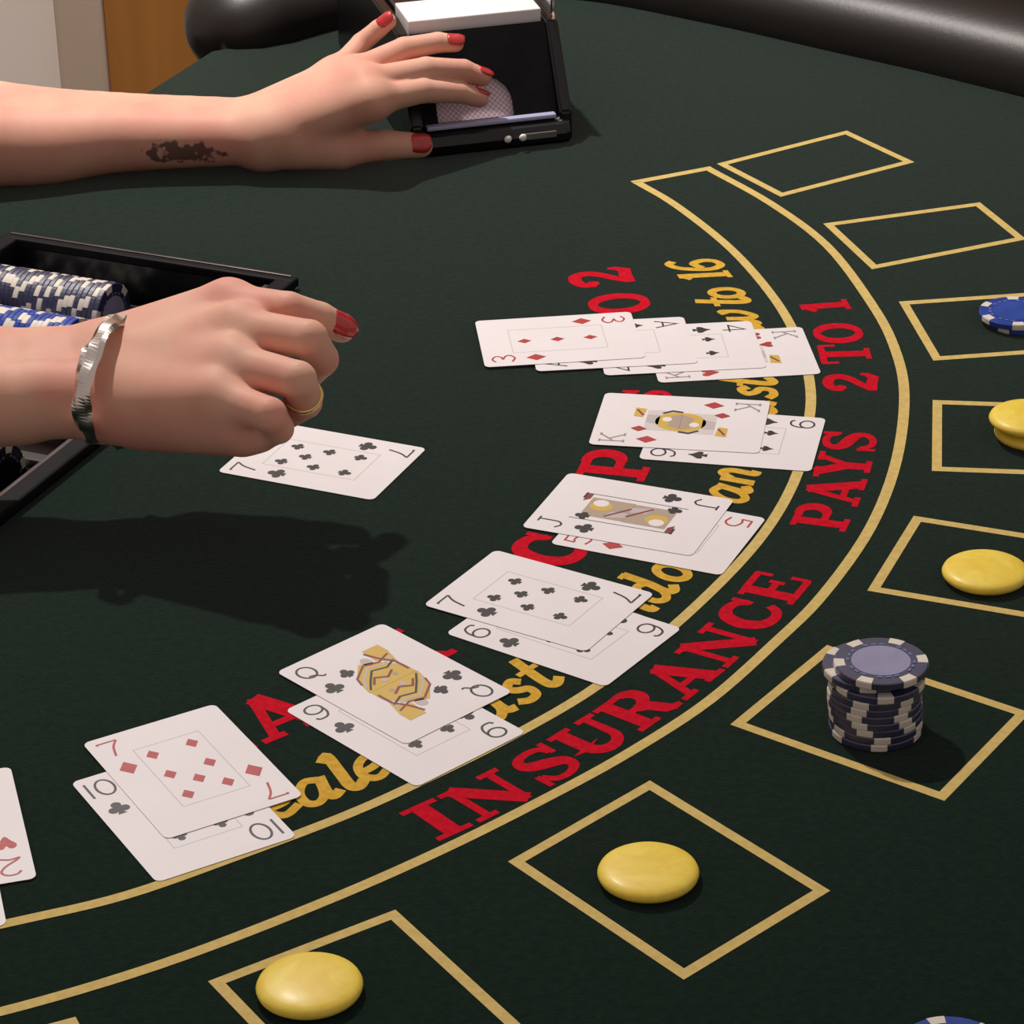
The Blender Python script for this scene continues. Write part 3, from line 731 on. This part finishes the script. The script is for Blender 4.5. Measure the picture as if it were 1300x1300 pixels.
# two blue chips at the right edge
cb = at(1290, 410, 0).xy
make_chip((cb.x + .0035, cb.y + .001, TZ + .0004), 0, 'royal', 'royal blue chip under another blue chip at the right edge', 'blue chips at the right edge', False, R(50))
make_chip((cb.x - .0005, cb.y + .001, TZ + .0004 + CH + .00005), 0, 'royal', 'royal blue chip on top of another blue chip at the right edge', 'blue chips at the right edge', True, R(26))
cb = at(1205, 1352, 0).xy
for k in range(2): make_chip((cb.x + .001 * k, cb.y, TZ + .0004 + k * (CH + .00005)), 0, 'royal', ('lower' if k == 0 else 'upper') + ' blue chip peeking in at the bottom edge of the picture', 'blue chips at the bottom edge', k == 1, R(10 + 31 * k))
# glazed yellow domed tokens
def token_me():
    prof = [(.0150, 0), (.0185, .0006), (.0202, .0020), (.0206, .0033), (.0200, .0046), (.0186, .0056), (.0165, .0062), (.0120, .0068), (.0070, .00715), (.0025, .00725)]
    v, f = lathe(prof, 48); me = mesh('yellow_token', v, f, True); me.materials.append(yell); return me
TOK = token_me()
def token(px, label, z=0.0, rz=0):
    p = at(px[0], px[1], z + .0033)
    o = link('domed_token', TOK, None, None, (p.x, p.y, TZ + z + .0004)); o.rotation_euler = (0, 0, R(rz)); tag(o, label, 'token', 'yellow domed tokens'); return o
token((393, 1252), 'yellow domed token in the bottom left betting box', rz=20)
token((823, 1108), 'yellow domed token in the diamond betting box left of the chip stack', rz=130)
token((1251, 727), 'yellow domed token above the dark blue chip stack', rz=250)
t1 = token((1313, 549), 'lower of two stacked yellow tokens at the right edge', rz=70)
t2 = token((1311, 533), 'upper of two stacked yellow tokens at the right edge', z=.0074, rz=200)
t2.location = t1.location + Vector((-.003, .001, .0074))

# ================================================================== CHIP TRAY
tr_c = tab((TR['a0'] + TR['a1']) / 2, 0)
tray = empty('chip_tray', (tr_c.x, tr_c.y, TZ - .044), R(-24.3))      # local x = a, local y = t
tag(tray, 'black chip tray with metal lip sunk into the dealer side', 'chip tray')
LA, LT = TR['a1'] - TR['a0'] - .002, 2 * TR['t'] - .002
ZT = .044
link('tray_base', box_mesh('tray_base', (0, 0, .001), (LA, LT, .002)), blackm, tray)
for s in (-1, 1):
    link('side_wall', box_mesh('side_wall', (0, s * (LT / 2 - .003), .0245), (LA, .006, .045), .001), blackp, tray)
    link('end_wall', box_mesh('end_wall', (s * (LA / 2 - .003), 0, .0245), (.006, LT - .012, .045), .001), blackp, tray)
    link('rim', box_mesh('rim', (0, s * (LT / 2 - .004), ZT + .0045), (LA + .006, .008, .006), .0015), blackm, tray)
    link('rim', box_mesh('rim', (s * (LA / 2 - .003), 0, ZT + .0045), (.012, LT - .012, .006), .0015), blackm, tray)
link('lip_strip', box_mesh('lip_strip', (LA / 2 - .0118, 0, ZT + .0024), (.0060, LT - .02, .004), .001), trayg, tray)
for s in (-1, 1):
    link('rim_trim', box_mesh('rim_trim', (0, s * (LT / 2 - .0015), ZT + .0078), (LA - .002, .0018, .0008), .0003), trayg, tray)
PITCH_T = .0525
rows = [(.1800 - i * PITCH_T) for i in range(8)]
def groove_me():                                # half tube the chips lie in
    r, n = .0205, 12; V = []; Fc = []
    for s, rr in ((0, r), (1, r + .0012)):
        for i in range(n + 1):
            a = math.pi + math.pi * i / n
            for x in (-LA / 2 + .0065, LA / 2 - .0180): V.append((x, rr * math.cos(a), rr * math.sin(a)))
    k = 2 * (n + 1)
    for i in range(n):
        Fc.append((2 * i, 2 * i + 1, 2 * i + 3, 2 * i + 2)); Fc.append((k + 2 * i, k + 2 * i + 2, k + 2 * i + 3, k + 2 * i + 1))
    for i in (0, 2 * n): Fc.append((i, i + 1, k + i + 1, k + i))
    for x in (0, 1):
        for i in range(n): Fc.append((2 * i + x, 2 * i + 2 + x, k + 2 * i + 2 + x, k + 2 * i + x))
    bm = bmesh.new(); vv = [bm.verts.new(v) for v in V]
    for f in Fc: bm.faces.new([vv[i] for i in f])
    return from_bm('groove', bm, True)
GR = groove_me(); GR.materials.append(mat('tray_groove', (0.02, 0.016, 0.015), 0.25))
for t_ in rows: link('groove', GR, None, tray, (0, t_, .0240))
for i in range(7):
    link('divider', box_mesh('divider', (-.006, rows[i] - PITCH_T / 2, .0200), (LA - .026, .0095, .018), .002), mat('tray_divider', (0.05, 0.042, 0.04), 0.3), tray)
# rows of chips lying in the grooves
rotm = Matrix.Rotation(R(-24.3), 3, 'Z') @ Matrix.Rotation(R(90), 3, 'Y')
ORD = ['last', 'second', 'third', 'fourth', 'fifth', 'sixth', 'seventh', 'eighth', 'ninth', 'tenth', 'eleventh', 'twelfth', 'thirteenth', 'fourteenth', 'fifteenth', 'sixteenth', 'seventeenth', 'eighteenth', 'nineteenth', 'twentieth', 'twenty-first', 'twenty-second', 'twenty-third', 'twenty-fourth']
def chip_row(t_, a_start, n, kind, desc, group):
    for k in range(n):
        a_ = a_start + k * (CH + .00012)
        p = tab(a_, t_, -.0195 + .0005)
        q = n - 1 - k
        lab = f'{desc}, ' + ('at the open end' if q == 0 else f'{ORD[q]} from the open end')
        make_chip(p, rotm.to_quaternion(), kind, lab, group, q == 0, random.uniform(0, 6.28))
chip_row(rows[0], TR['a0'] + .010, 24, 'dark', 'dark blue chip in the row by the far tray wall', 'dark blue chips in the tray')
chip_row(rows[1], TR['a0'] + .034, 19, 'royal', 'royal blue chip in the row above the braceleted arm', 'royal blue chips in the tray')
chip_row(rows[4], .126, 8, 'navy', 'navy chip in the tray row below the forearm', 'navy chips in the tray')

# ================================================================== CARD SHOE
l0, l1 = at(540, 163, .018), at(705, 145, .018)
e1_ = (l1 - l0); e1_.z = 0; e1_.normalize(); ang_s = math.atan2(e1_.y, e1_.x)
so = (l0 + l1) / 2
shoe = empty('card_shoe', (so.x, so.y, TZ + .0004), ang_s)      # local x right, y away, z up
tag(shoe, 'black card shoe with cut out front plate under the far hand', 'card shoe')
HW = .0450
# body sides: thick black cheeks with sloping front
def cheek(x0, x1):
    P = [(-.004, 0), (.235, 0), (.235, .070), (.060, .074), (.0285, .0715), (-.004, .020)]
    n = len(P); V = [(x0, y, z) for y, z in P] + [(x1, y, z) for y, z in P]
    Fc = [tuple(range(n)), tuple(range(2 * n - 1, n - 1, -1))] + [(i, n + i, n + (i + 1) % n, (i + 1) % n) for i in range(n)]
    bm = bmesh.new(); vv = [bm.verts.new(v) for v in V]
    for f in Fc: bm.faces.new([vv[i] for i in f])
    bmesh.ops.recalc_face_normals(bm, faces=bm.faces)
    bmesh.ops.bevel(bm, geom=bm.edges[:], offset=.0014, segments=2, affect='EDGES')
    return from_bm('side_cheek', bm)
link('side_cheek', cheek(HW + .0005, HW + .0085), blackp, shoe); link('side_cheek', cheek(-HW - .0085, -HW - .0005), blackp, shoe)
# front plate with an arched cut-out, leaning back
PT = Vector((0, .0285, .0530)); PL = PT.length; py = PT.normalized(); pn = Vector((0, -py.z, py.y))
def plate():
    a = .0255; ac = -.0085; pts_in = [(ac - a, 0), (ac - a, .010)] + [(ac + a * math.cos(R(180 - x)), .012 + .019 * math.sin(R(x))) for x in range(0, 181, 15)] + [(ac + a, 0)]
    out = [(-HW, 0), (-HW, PL), (HW, PL), (HW, 0)]
    # strip between outline and opening
    loop = [(-HW, 0), (-HW, PL), (HW, PL), (HW, 0)] + list(reversed(pts_in))
    bm = bmesh.new()
    vs2 = [bm.verts.new((x, (py * y).y + .002, (py * y).z + .018)) for x, y in loop]
    f = bm.faces.new(vs2); r = bmesh.ops.extrude_face_region(bm, geom=[f])
    bmesh.ops.translate(bm, verts=[g for g in r['geom'] if isinstance(g, bmesh.types.BMVert)], vec=pn * -.003)
    bmesh.ops.triangulate(bm, faces=bm.faces[:])
    return from_bm('front_plate', bm)
link('front_plate', plate(), blackm, shoe)
lp = link('front_lip', box_mesh('front_lip', (0, -.0015, .0180), (2 * HW - .004, .006, .0030), .001), lipw, shoe)
lp['label'] = 'pale blue translucent lip'
# rounded black nose under the lip
def nose():
    V = []; Fc = []; prof = [(.030, 0), (-.006, 0), (-.010, .003), (-.011, .008), (-.008, .0135), (-.002, .0160), (.030, .0160)]
    n = len(prof)
    xs = [-HW - .006, -HW - .002, 0, HW + .002, HW + .006]; sc_ = [.8, 1, 1, 1, .8]
    for x, s in zip(xs, sc_):
        for y, z in prof: V.append((x, y * s if y < 0 else y, z))
    for j in range(len(xs) - 1):
        for i in range(n): Fc.append((j * n + i, j * n + (i + 1) % n, (j + 1) * n + (i + 1) % n, (j + 1) * n + i))
    Fc.append(tuple(range(n))); Fc.append(tuple((len(xs) - 1) * n + i for i in range(n)))
    bm = bmesh.new(); vv = [bm.verts.new(v) for v in V]
    for f in Fc: bm.faces.new([vv[i] for i in f])
    return from_bm('nose', bm)
link('nose', nose(), blackp, shoe)
link('reflection_streak', box_mesh('reflection_streak', (.030, -.0112, .0085), (.022, .0012, .0045), .0005), mat('nose_reflection', (0.30, 0.29, 0.26), 0.25, 0.7), shoe)  # grey bar modelled in place of a reflection on the black nose
for x in (.008, .018):  # two white beads stand in for highlights on the glossy nose
    v, f = lathe([(.0001, 0), (.0018, .0004), (.0026, .0014), (.0018, .0024), (.0001, .0028)], 14)
    s = link('highlight_dot', mesh('highlight_dot', v, f, True), mat('highlight_white', (0.85, 0.83, 0.80), 0.2), shoe, (x, -.0118, .0090)); s.rotation_euler = (R(90), 0, 0)
link('floor_ramp', box_mesh('floor_ramp', (0, .130, .008), (2 * HW, .205, .012)), blackm, shoe)
link('back_wall', box_mesh('back_wall', (0, .231, .042), (2 * HW, .006, .056), .001), blackp, shoe)
link('weight_block', box_mesh('weight_block', (0, .140, .044), (2 * HW - .003, .120, .058), .003), blackp, shoe)
cg = link('clear_guard', box_mesh('clear_guard', (HW + .0045, .050, .0800), (.0030, .050, .014), .0008), clear, shoe)
cg['label'] = 'clear acrylic edge guard'
# the cards waiting in the shoe
sm = shoe.matrix_basis if False else (Matrix.Translation(shoe.location) @ Matrix.Rotation(ang_s, 4, 'Z'))
def in_shoe(v): return sm @ Vector(v)
dk = link('card_pack', box_mesh('card_pack', (0, 0, CWD / 2), (CL - .0006, .041, CWD), .0008), cardw, None, in_shoe((0, .0560, .0145))); dk.rotation_euler = (0, 0, ang_s); dk['kind'] = 'stuff'
tag(dk, 'thick white pack of playing cards standing in the black shoe', 'card pack')
fc = link('playing_card', box_mesh('shoe_card', (0, 0, .0280), (CL - .001, .0004, .054), 0), cback, None, in_shoe((0, .0068, .0165))); fc.rotation_euler = (Matrix.Rotation(ang_s, 4, 'Z') @ Matrix.Rotation(-math.atan2(PT.y, PT.z), 4, 'X')).to_euler()
tag(fc, 'face down card with pink patterned back in the shoe opening', 'playing card')
# ================================================================== THE DEALER
def smin(a, b, k):
    h = np.clip(0.5 + 0.5 * (b - a) / k, 0, 1)
    return b + (a - b) * h - k * h * (1 - h)
class Field:
    def __init__(s, lo, hi, h):
        s.lo = np.array(lo, float); s.h = h; s.n = np.ceil((np.array(hi) - s.lo) / h).astype(int) + 1
    def blank(s): return np.full(s.n, 0.05, np.float32)
    def prim(s, d, a, b, ra, rb, k, flat=None):
        a = np.array(a, float); b = np.array(b, float); m = max(ra, rb) + k + 3 * s.h
        i0 = np.maximum(np.floor((np.minimum(a, b) - m - s.lo) / s.h).astype(int), 0)
        i1 = np.minimum(np.ceil((np.maximum(a, b) + m - s.lo) / s.h).astype(int) + 1, s.n)
        if np.any(i1 <= i0): return
        ax = [s.lo[j] + s.h * np.arange(i0[j], i1[j]) for j in range(3)]
        X, Y, Z = np.meshgrid(*ax, indexing='ij')
        ab = b - a; L2 = max(ab @ ab, 1e-12)
        px, py_, pz = X - a[0], Y - a[1], Z - a[2]
        t = np.clip((px * ab[0] + py_ * ab[1] + pz * ab[2]) / L2, 0, 1)
        qx, qy, qz = px - t * ab[0], py_ - t * ab[1], pz - t * ab[2]
        q2 = qx * qx + qy * qy + qz * qz
        if flat is not None:
            nv_, f = np.array(flat[0], float), flat[1]; nv_ = nv_ / np.linalg.norm(nv_)
            dn = qx * nv_[0] + qy * nv_[1] + qz * nv_[2]; q2 = q2 + (f * f - 1) * dn * dn
        dist = np.sqrt(q2) - (ra + (rb - ra) * t)
        sl = tuple(slice(i0[j], i1[j]) for j in range(3))
        d[sl] = smin(d[sl], dist, k) if k > 0 else np.minimum(d[sl], dist)
    def chain(s, d, P, Rr, k):
        for i in range(len(P) - 1): s.prim(d, P[i], P[i + 1], Rr[i], Rr[i + 1], k)
    def mesh(s, d):
        h = s.h; ins = d < 0
        c = [d[x:d.shape[0] - 1 + x, y:d.shape[1] - 1 + y, z:d.shape[2] - 1 + z] for x in (0, 1) for y in (0, 1) for z in (0, 1)]
        cnt = sum((q < 0).astype(np.int8) for q in c); mix = (cnt > 0) & (cnt < 8)
        I = np.argwhere(mix); cv = np.stack([q[mix] for q in c], 1)
        off = np.array([(x, y, z) for x in (0, 1) for y in (0, 1) for z in (0, 1)], float)
        acc = np.zeros((len(I), 3)); n = np.zeros(len(I))
        for a in range(8):
            for b in range(a + 1, 8):
                if np.abs(off[a] - off[b]).sum() != 1: continue
                x = (cv[:, a] < 0) != (cv[:, b] < 0); t = np.where(x, cv[:, a] / np.where(x, cv[:, a] - cv[:, b], 1), 0)
                acc += x[:, None] * (off[a] + (off[b] - off[a]) * t[:, None]); n += x
        V = s.lo + (I + acc / n[:, None]) * h
        idx = np.full(mix.shape, -1, np.int64); idx[mix] = np.arange(len(I))
        Fs = []
        for axis in range(3):
            sl0 = [slice(1, -1)] * 3; sl1 = [slice(1, -1)] * 3; sl0[axis] = slice(0, -1); sl1[axis] = slice(1, None)
            A = ins[tuple(sl0)]; B = ins[tuple(sl1)]
            for flip, mk in ((False, A & ~B), (True, ~A & B)):
                e = np.argwhere(mk)
                for j in range(3):
                    if j != axis: e[:, j] += 1
                u, v = [(1, 2), (2, 0), (0, 1)][axis]
                def g(du, dv):
                    q = e.copy(); q[:, u] -= du; q[:, v] -= dv; return idx[q[:, 0], q[:, 1], q[:, 2]]
                Q = np.stack([g(1, 1), g(0, 1), g(0, 0), g(1, 0)], 1)
                Fs.append(Q[:, ::-1] if flip else Q)
        Fq = np.concatenate(Fs); Fq = Fq[(Fq >= 0).all(1)]
        return V, Fq
def arm(fingers, palm, webs, fore, h=.0013):
    pts = [q for ch in fingers + fore for q in ch[0]] + [q for a in palm + webs for q in a[:2]]
    A = np.array([list(q) for q in pts]); Fd = Field(A.min(0) - .06, A.max(0) + .06, h)
    dp = Fd.blank()
    for a in palm: Fd.prim(dp, a[0], a[1], a[2], a[3], .012, a[4] if len(a) > 4 else None)
    dq = Fd.blank()
    for P, Rr in fore:
        Q4 = catmull([Vector((*p_, r_)) for p_, r_ in zip([tuple(x) for x in P], Rr)], 6)
        d1 = Fd.blank(); Fd.chain(d1, [np.array(q[:3]) for q in Q4], [q[3] for q in Q4], .0006); dq = smin(dq, d1, .016)
    dp = smin(dp, dq, .005)
    df = Fd.blank()
    for P, Rr in fingers:
        d1 = Fd.blank(); Fd.chain(d1, P, Rr, .0012); df = smin(df, d1, .0012)
    d = smin(dp, df, .007)
    for a in webs: Fd.prim(d, a[0], a[1], a[2], a[3], .006)
    V, Fq = Fd.mesh(d)
    # a little smoothing
    nb = np.zeros_like(V); ct = np.zeros(len(V))
    for _ in range(2):
        nb[:] = 0; ct[:] = 0
        for i in range(4):
            a, b = Fq[:, i], Fq[:, (i + 1) % 4]
            np.add.at(nb, a, V[b]); np.add.at(ct, a, 1); np.add.at(nb, b, V[a]); np.add.at(ct, b, 1)
        V = V + .5 * (nb / np.maximum(ct, 1)[:, None] - V)
    return V, Fq
A3 = lambda q: np.array(aty(*q))
W3 = lambda x, y, z: np.array((x, y, TZ + z))
# --- left hand, spread over the card shoe
Lf = {'index': [(470, 128, 1.826), (536, 115, 1.848), (582, 117, 1.862), (609, 125, 1.868)],
      'middle': [(462, 106, 1.838), (541, 88, 1.860), (588, 89, 1.871), (613, 98, 1.874)],
      'ring': [(446, 94, 1.852), (513, 62, 1.874), (556, 54, 1.880), (578, 55, 1.881)],
      'pinky': [(424, 96, 1.868), (459, 55, 1.888), (480, 37, 1.890), (493, 27, 1.890)],
      'thumb': [(380, 182, 1.832), (432, 189, 1.832), (488, 184, 1.835), (534, 185, 1.836)]}
LR = {'index': [.0098, .0080, .0070, .0060], 'middle': [.0098, .0080, .0070, .0060], 'ring': [.0092, .0076, .0067, .0058], 'pinky': [.0084, .0068, .0060, .0054], 'thumb': [.0150, .0115, .0098, .0078]}
LP = {k: [A3(q) for q in v] for k, v in Lf.items()}
lw1, lw2 = A3((335, 158, 1.862)), A3((335, 175, 1.838))
l_elb = W3(-.470, 1.835, .055)
lpalm = [(lw1, LP['pinky'][0], .017, .0095), (lw1, LP['ring'][0], .018, .0115), ((lw1 + lw2) / 2, LP['middle'][0], .019, .0120), (lw2, LP['index'][0], .019, .0120),
         (lw2, LP['thumb'][1], .018, .0115), (LP['index'][0], LP['pinky'][0], .0095, .0085)]
lq = [[A3((150, 160, 1.866)), A3((0, 158, 1.864)), l_elb + np.array((0, .010, .0))], [A3((150, 177, 1.842)), A3((0, 184, 1.830)), l_elb - np.array((0, .010, .0))]]
lfore = [([lw1] + lq[0], [.0165, .0215, .0275, .036]), ([lw2] + lq[1], [.0165, .0210, .0262, .036])]
lweb = [(LP['thumb'][1] + np.array((0, .004, .004)), LP['index'][0] + np.array((-.012, .004, -.008)), .008, .008)]
VL, FL_ = arm([(LP[k], LR[k]) for k in LP], lpalm, lweb, lfore)
VL[:, 2] = np.where(VL[:, 0] > -.37, np.maximum(VL[:, 2], TZ + .0006), VL[:, 2])      # the forearm rests on the felt
# --- right hand, loosely closed in the air above the dealt card
Rf = {'index': [(290, 386, 1.388), (366, 393, 1.370), (406, 404, 1.376), (434, 417, 1.382)],
      'middle': [(302, 418, 1.360), (392, 430, 1.336), (408, 456, 1.348), (390, 478, 1.360)],
      'ring': [(294, 462, 1.338), (378, 482, 1.312), (388, 510, 1.324), (366, 526, 1.336)],
      'pinky': [(274, 504, 1.320), (342, 526, 1.298), (354, 544, 1.308), (336, 554, 1.316)],
      'thumb': [(210, 440, 1.392), (300, 405, 1.394), (355, 415, 1.390), (392, 432, 1.384)]}
RR = {'index': [.0105, .0088, .0080, .0072], 'middle': [.0110, .0092, .0084, .0070], 'ring': [.0108, .0090, .0080, .0070], 'pinky': [.0100, .0082, .0072, .0064], 'thumb': [.0150, .0120, .0105, .0085]}
RP = {k: [A3(q) for q in v] for k, v in Rf.items()}
rw1, rw2 = A3((136, 456, 1.380)), A3((138, 509, 1.352))
r_elb = W3(-.445, 1.365, .090)
rpalm = [(rw1, RP['index'][0], .0178, .0125), ((rw1 * 2 + rw2) / 3, RP['middle'][0], .0175, .0135), ((rw1 + rw2) / 2, RP['ring'][0], .0175, .0135), (rw2, RP['pinky'][0], .0178, .0130),
         (rw2, A3((300, 535, 1.318)), .0190, .0130), (A3((200, 520, 1.348)), A3((310, 548, 1.322)), .0190, .0110), (rw1, RP['thumb'][1], .0165, .012)]
rq = [[A3((60, 466, 1.378)), A3((-40, 468, 1.380)), r_elb + np.array((0, .008, .004))], [A3((60, 506, 1.352)), A3((-40, 510, 1.352)), r_elb - np.array((0, .008, .004))]]
rfore = [([rw1] + rq[0], [.0182, .0200, .0225, .034]), ([rw2] + rq[1], [.0182, .0200, .0225, .034])]
rweb = []
VR, FR_ = arm([(RP[k], RR[k]) for k in RP], rpalm, rweb, rfore)
# --- the rest of the body, standing behind the dealer's edge, outside the picture
bc = Vector((-.55, 1.62)); fwd2 = AX; lat = TX
def B(a, t, z): return np.array((bc.x + fwd2.x * a + lat.x * t, bc.y + fwd2.y * a + lat.y * t, TZ + z))
l_sh, r_sh = B(.0, .165, .35), B(.0, -.165, .35)
def body_field(grow, parts, h=.008):
    Fd = Field((-1.05, 1.15, 0), (-.25, 2.2, TZ + .80), h); d = Fd.blank()
    for a, b, ra, rb, k in parts: Fd.prim(d, a, b, ra + grow, rb + grow, k)
    return Fd.mesh(d)
hipc = B(-.13, 0, .02)
trunk = [(B(-.02, .085, .30), B(-.11, .075, .02), .085, .095, .06), (B(-.02, -.085, .30), B(-.11, -.075, .02), .085, .095, .06), (B(-.01, .12, .35), B(-.01, -.12, .35), .055, .055, .05), (B(-.11, 0, .05), B(-.12, 0, -.05), .12, .125, .06)]
arms_b = [(l_sh, l_elb, .050, .042, .03), (r_sh, r_elb, .050, .042, .03)]
head_b = [(B(.0, 0, .38), B(.04, 0, .50), .050, .050, .03), (B(.05, 0, .60), B(.055, 0, .57), .088, .080, .03), (B(.105, 0, .50), B(.075, 0, .52), .028, .05, .03), (B(.135, 0, .575), B(.152, 0, .555), .009, .013, .012), (B(.055, .082, .575), B(.052, .086, .555), .012, .010, .008), (B(.055, -.082, .575), B(.052, -.086, .555), .012, .010, .008)]
legs_b = []
for s in (1, -1): legs_b += [(B(-.12, .085 * s, -.03), B(-.10, .095 * s, -.42), .088, .058, .03), (B(-.10, .095 * s, -.42), B(-.12, .10 * s, -.80), .056, .040, .02), (B(-.12, .10 * s, -.855), B(.02, .11 * s, -.868), .040, .030, .02)]
VB, FB = body_field(0, trunk + arms_b + head_b + legs_b)
allV = np.concatenate([VL, VR, VB]); allF = np.concatenate([FL_, FR_ + len(VL), FB + len(VL) + len(VR)])
po = np.array((bc.x - fwd2.x * .1, bc.y - fwd2.y * .1, 0.0))
def np_mesh(name, V, Fq):
    me = bpy.data.meshes.new(name); me.from_pydata((V - po).tolist(), [], Fq.tolist()); me.update()
    me.polygons.foreach_set('use_smooth', [True] * len(me.polygons)); return me
person = link('person', np_mesh('person', allV, allF), skin, None, po.tolist())
tag(person, 'dealer with bare forearms and red nails, one hand on card shoe', 'person')
Vs, Fs_ = body_field(.009, trunk + [(l_sh, l_sh + (l_elb - l_sh) * .55, .054, .060, .03), (r_sh, r_sh + (r_elb - r_sh) * .55, .054, .060, .03)]); link('shirt', np_mesh('shirt', Vs, Fs_), cloth, person)
Vs, Fs_ = body_field(.012, [(hipc, B(-.12, 0, -.05), .11, .125, .05)] + [q for i, q in enumerate(legs_b) if i % 3 != 2]); link('trousers', np_mesh('trousers', Vs, Fs_), cloth, person)
for s in (1, -1):
    Vs, Fs_ = body_field(.006, [(B(-.13, .10 * s, -.86), B(.03, .11 * s, -.868), .036, .028, .02)]); link('shoe', np_mesh('shoe', Vs, Fs_), blackp, person)
Vs, Fs_ = body_field(.006, [(B(.03, 0, .625), B(.0, 0, .56), .092, .085, .03), (B(-.03, 0, .56), B(-.05, 0, .44), .08, .05, .03)]); link('hair', np_mesh('hair', Vs, Fs_), hairm, person)
for s in (1, -1):
    v, f = lathe([(.001, -.011), (.008, -.008), (.011, 0), (.008, .008), (.001, .011)], 12); q = B(.126, .032 * s, .585) - po
    link('eye', mesh('eye', [tuple(np.array(x) + q) for x in v], f, True), mat('eye_white', (.75, .72, .70), .2), person)
q0, q1 = B(.128, -.022, .525) - po, B(.128, .022, .525) - po
me_ = box_mesh('mouth', tuple((q0 + q1) / 2), (.012, .046, .010), .004, Matrix.Rotation(R(-24.3), 3, 'Z')); link('mouth', me_, mat('lips', (.42, .14, .12), .4), person)
# nails
def nail_patch(tip, prev, r, toward, L=.0115, Wd=.0088, lift=.55, name='fingernail'):
    tip = Vector(tip); d = (tip - Vector(prev)).normalized(); n = Vector(toward); n = (n - d * n.dot(d)).normalized(); s = d.cross(n)
    V = []; Fc = []; nu, nvv = 8, 6
    c = tip - d * .0005
    for i in range(nu + 1):
        u = -1 + 2 * i / nu
        for j in range(nvv + 1):
            v = -1 + 2 * j / nvv
            wscale = math.sqrt(max(0, 1 - abs(u) ** 4 * .75)); th = v * .95 * wscale
            rr = r + .0005
            if u > .2: rr = r * (1 - .16 * (u - .2)) + .0006
            p = c + d * (u * L / 2 + .0005) + (n * math.cos(th) + s * math.sin(th)) * rr * (1 if u < .5 else 1 - (u - .5) * .12)
            V.append(p)
    k = nvv + 1
    for i in range(nu):
        for j in range(nvv): Fc.append((i * k + j, i * k + j + 1, (i + 1) * k + j + 1, (i + 1) * k + j))
    bm = bmesh.new(); vv = [bm.verts.new(tuple(np.array(p) - po)) for p in V]
    for f in Fc: bm.faces.new([vv[i] for i in f])
    bmesh.ops.recalc_face_normals(bm, faces=bm.faces)
    r_ = bmesh.ops.solidify(bm, geom=bm.faces[:], thickness=.0006)
    me = from_bm(name, bm, True); o = link(name, me, nail, person); o['label'] = 'red polished fingernail'; return o
nail_patch(LP['index'][3], LP['index'][2], .0060, (.3, .35, .9))
nail_patch(LP['middle'][3], LP['middle'][2], .0060, (.4, .1, .9))
nail_patch(LP['ring'][3], LP['ring'][2], .0058, (.1, -.5, .85))
nail_patch(LP['pinky'][3], LP['pinky'][2], .0054, (-.2, -.6, .75))
nail_patch(LP['thumb'][3], LP['thumb'][2], .0078, (.1, -.75, .65), .0135, .012)
nail_patch(RP['index'][3] - .003 * (RP['index'][3] - RP['index'][2]) / np.linalg.norm(RP['index'][3] - RP['index'][2]), RP['index'][2], .0073, (.35, -.7, .6), .0165)
# bracelet: a twisted silver band round the right wrist
bcen = Vector(A3((144, 482, 1.366)))
top_v = Vector(A3((154, 407, 1.378))) - bcen; near_v = Vector(A3((106, 492, 1.328))) - bcen
brace = empty('bracelet', bcen); tag(brace, 'silver twisted bangle on the wrist of the nearer arm', 'bracelet')
def bangle():
    V = []; Fc = []; n = 120; rad = top_v.length
    for i in range(n):
        a = 2 * math.pi * i / n
        fs = 1.0 if math.sin(a) > 0 else .72
        c = top_v * math.cos(a) + near_v * math.sin(a) * fs; d = (-top_v * math.sin(a) + near_v * math.cos(a) * fs).normalized(); o_ = c.normalized(); o_ = (o_ - d * o_.dot(d)).normalized(); s = d.cross(o_)
        tw = 7 * a
        for k in range(6):
            b = 2 * math.pi * k / 6; x, y = math.cos(b) * .0048, math.sin(b) * .0015
            wob = .35 * math.sin(tw)
            x2, y2 = x * math.cos(wob) - y * math.sin(wob), x * math.sin(wob) + y * math.cos(wob)
            V.append(c + s * x2 + o_ * (y2 + .0012 + .0006 * math.sin(2 * tw + k)))
    for i in range(n):
        for k in range(6):
            j = (i + 1) % n; Fc.append((i * 6 + k, i * 6 + (k + 1) % 6, j * 6 + (k + 1) % 6, j * 6 + k))
    bm = bmesh.new(); vv = [bm.verts.new(v) for v in V]
    for f in Fc: bm.faces.new([vv[i] for i in f])
    return from_bm('band', bm)
link('band', bangle(), silver, brace)
v, f = lathe([(.0005, -.004), (.003, -.003), (.0038, 0), (.003, .003), (.0005, .004)], 12)
ch_ = link('charm', mesh('charm', v, f, True), silver, brace, Vector(A3((152, 561, 1.352))) - bcen); ch_.rotation_euler = (0, R(75), R(20))
link('charm_ring', mesh('charm_ring', *lathe([(.0012, -.003), (.0012, .003)], 8)), silver, brace, Vector(A3((143, 557, 1.352))) - bcen).rotation_euler = (0, R(80), 0)
# finger ring
rp = Vector(RP['ring'][1]) * .25 + Vector(RP['ring'][2]) * .75; rd = (Vector(RP['ring'][2]) - Vector(RP['ring'][1])).normalized()
v, f = lathe([(.0084, -.0012), (.0094, -.0012), (.0097, 0), (.0094, .0012), (.0084, .0012)], 28)
fr_ = link('finger_ring', mesh('finger_ring', v, f, True), goldm, None, rp); fr_.rotation_euler = rd.to_track_quat('Z', 'Y').to_euler(); tag(fr_, 'thin gold ring on a curled finger of the nearer hand', 'ring')
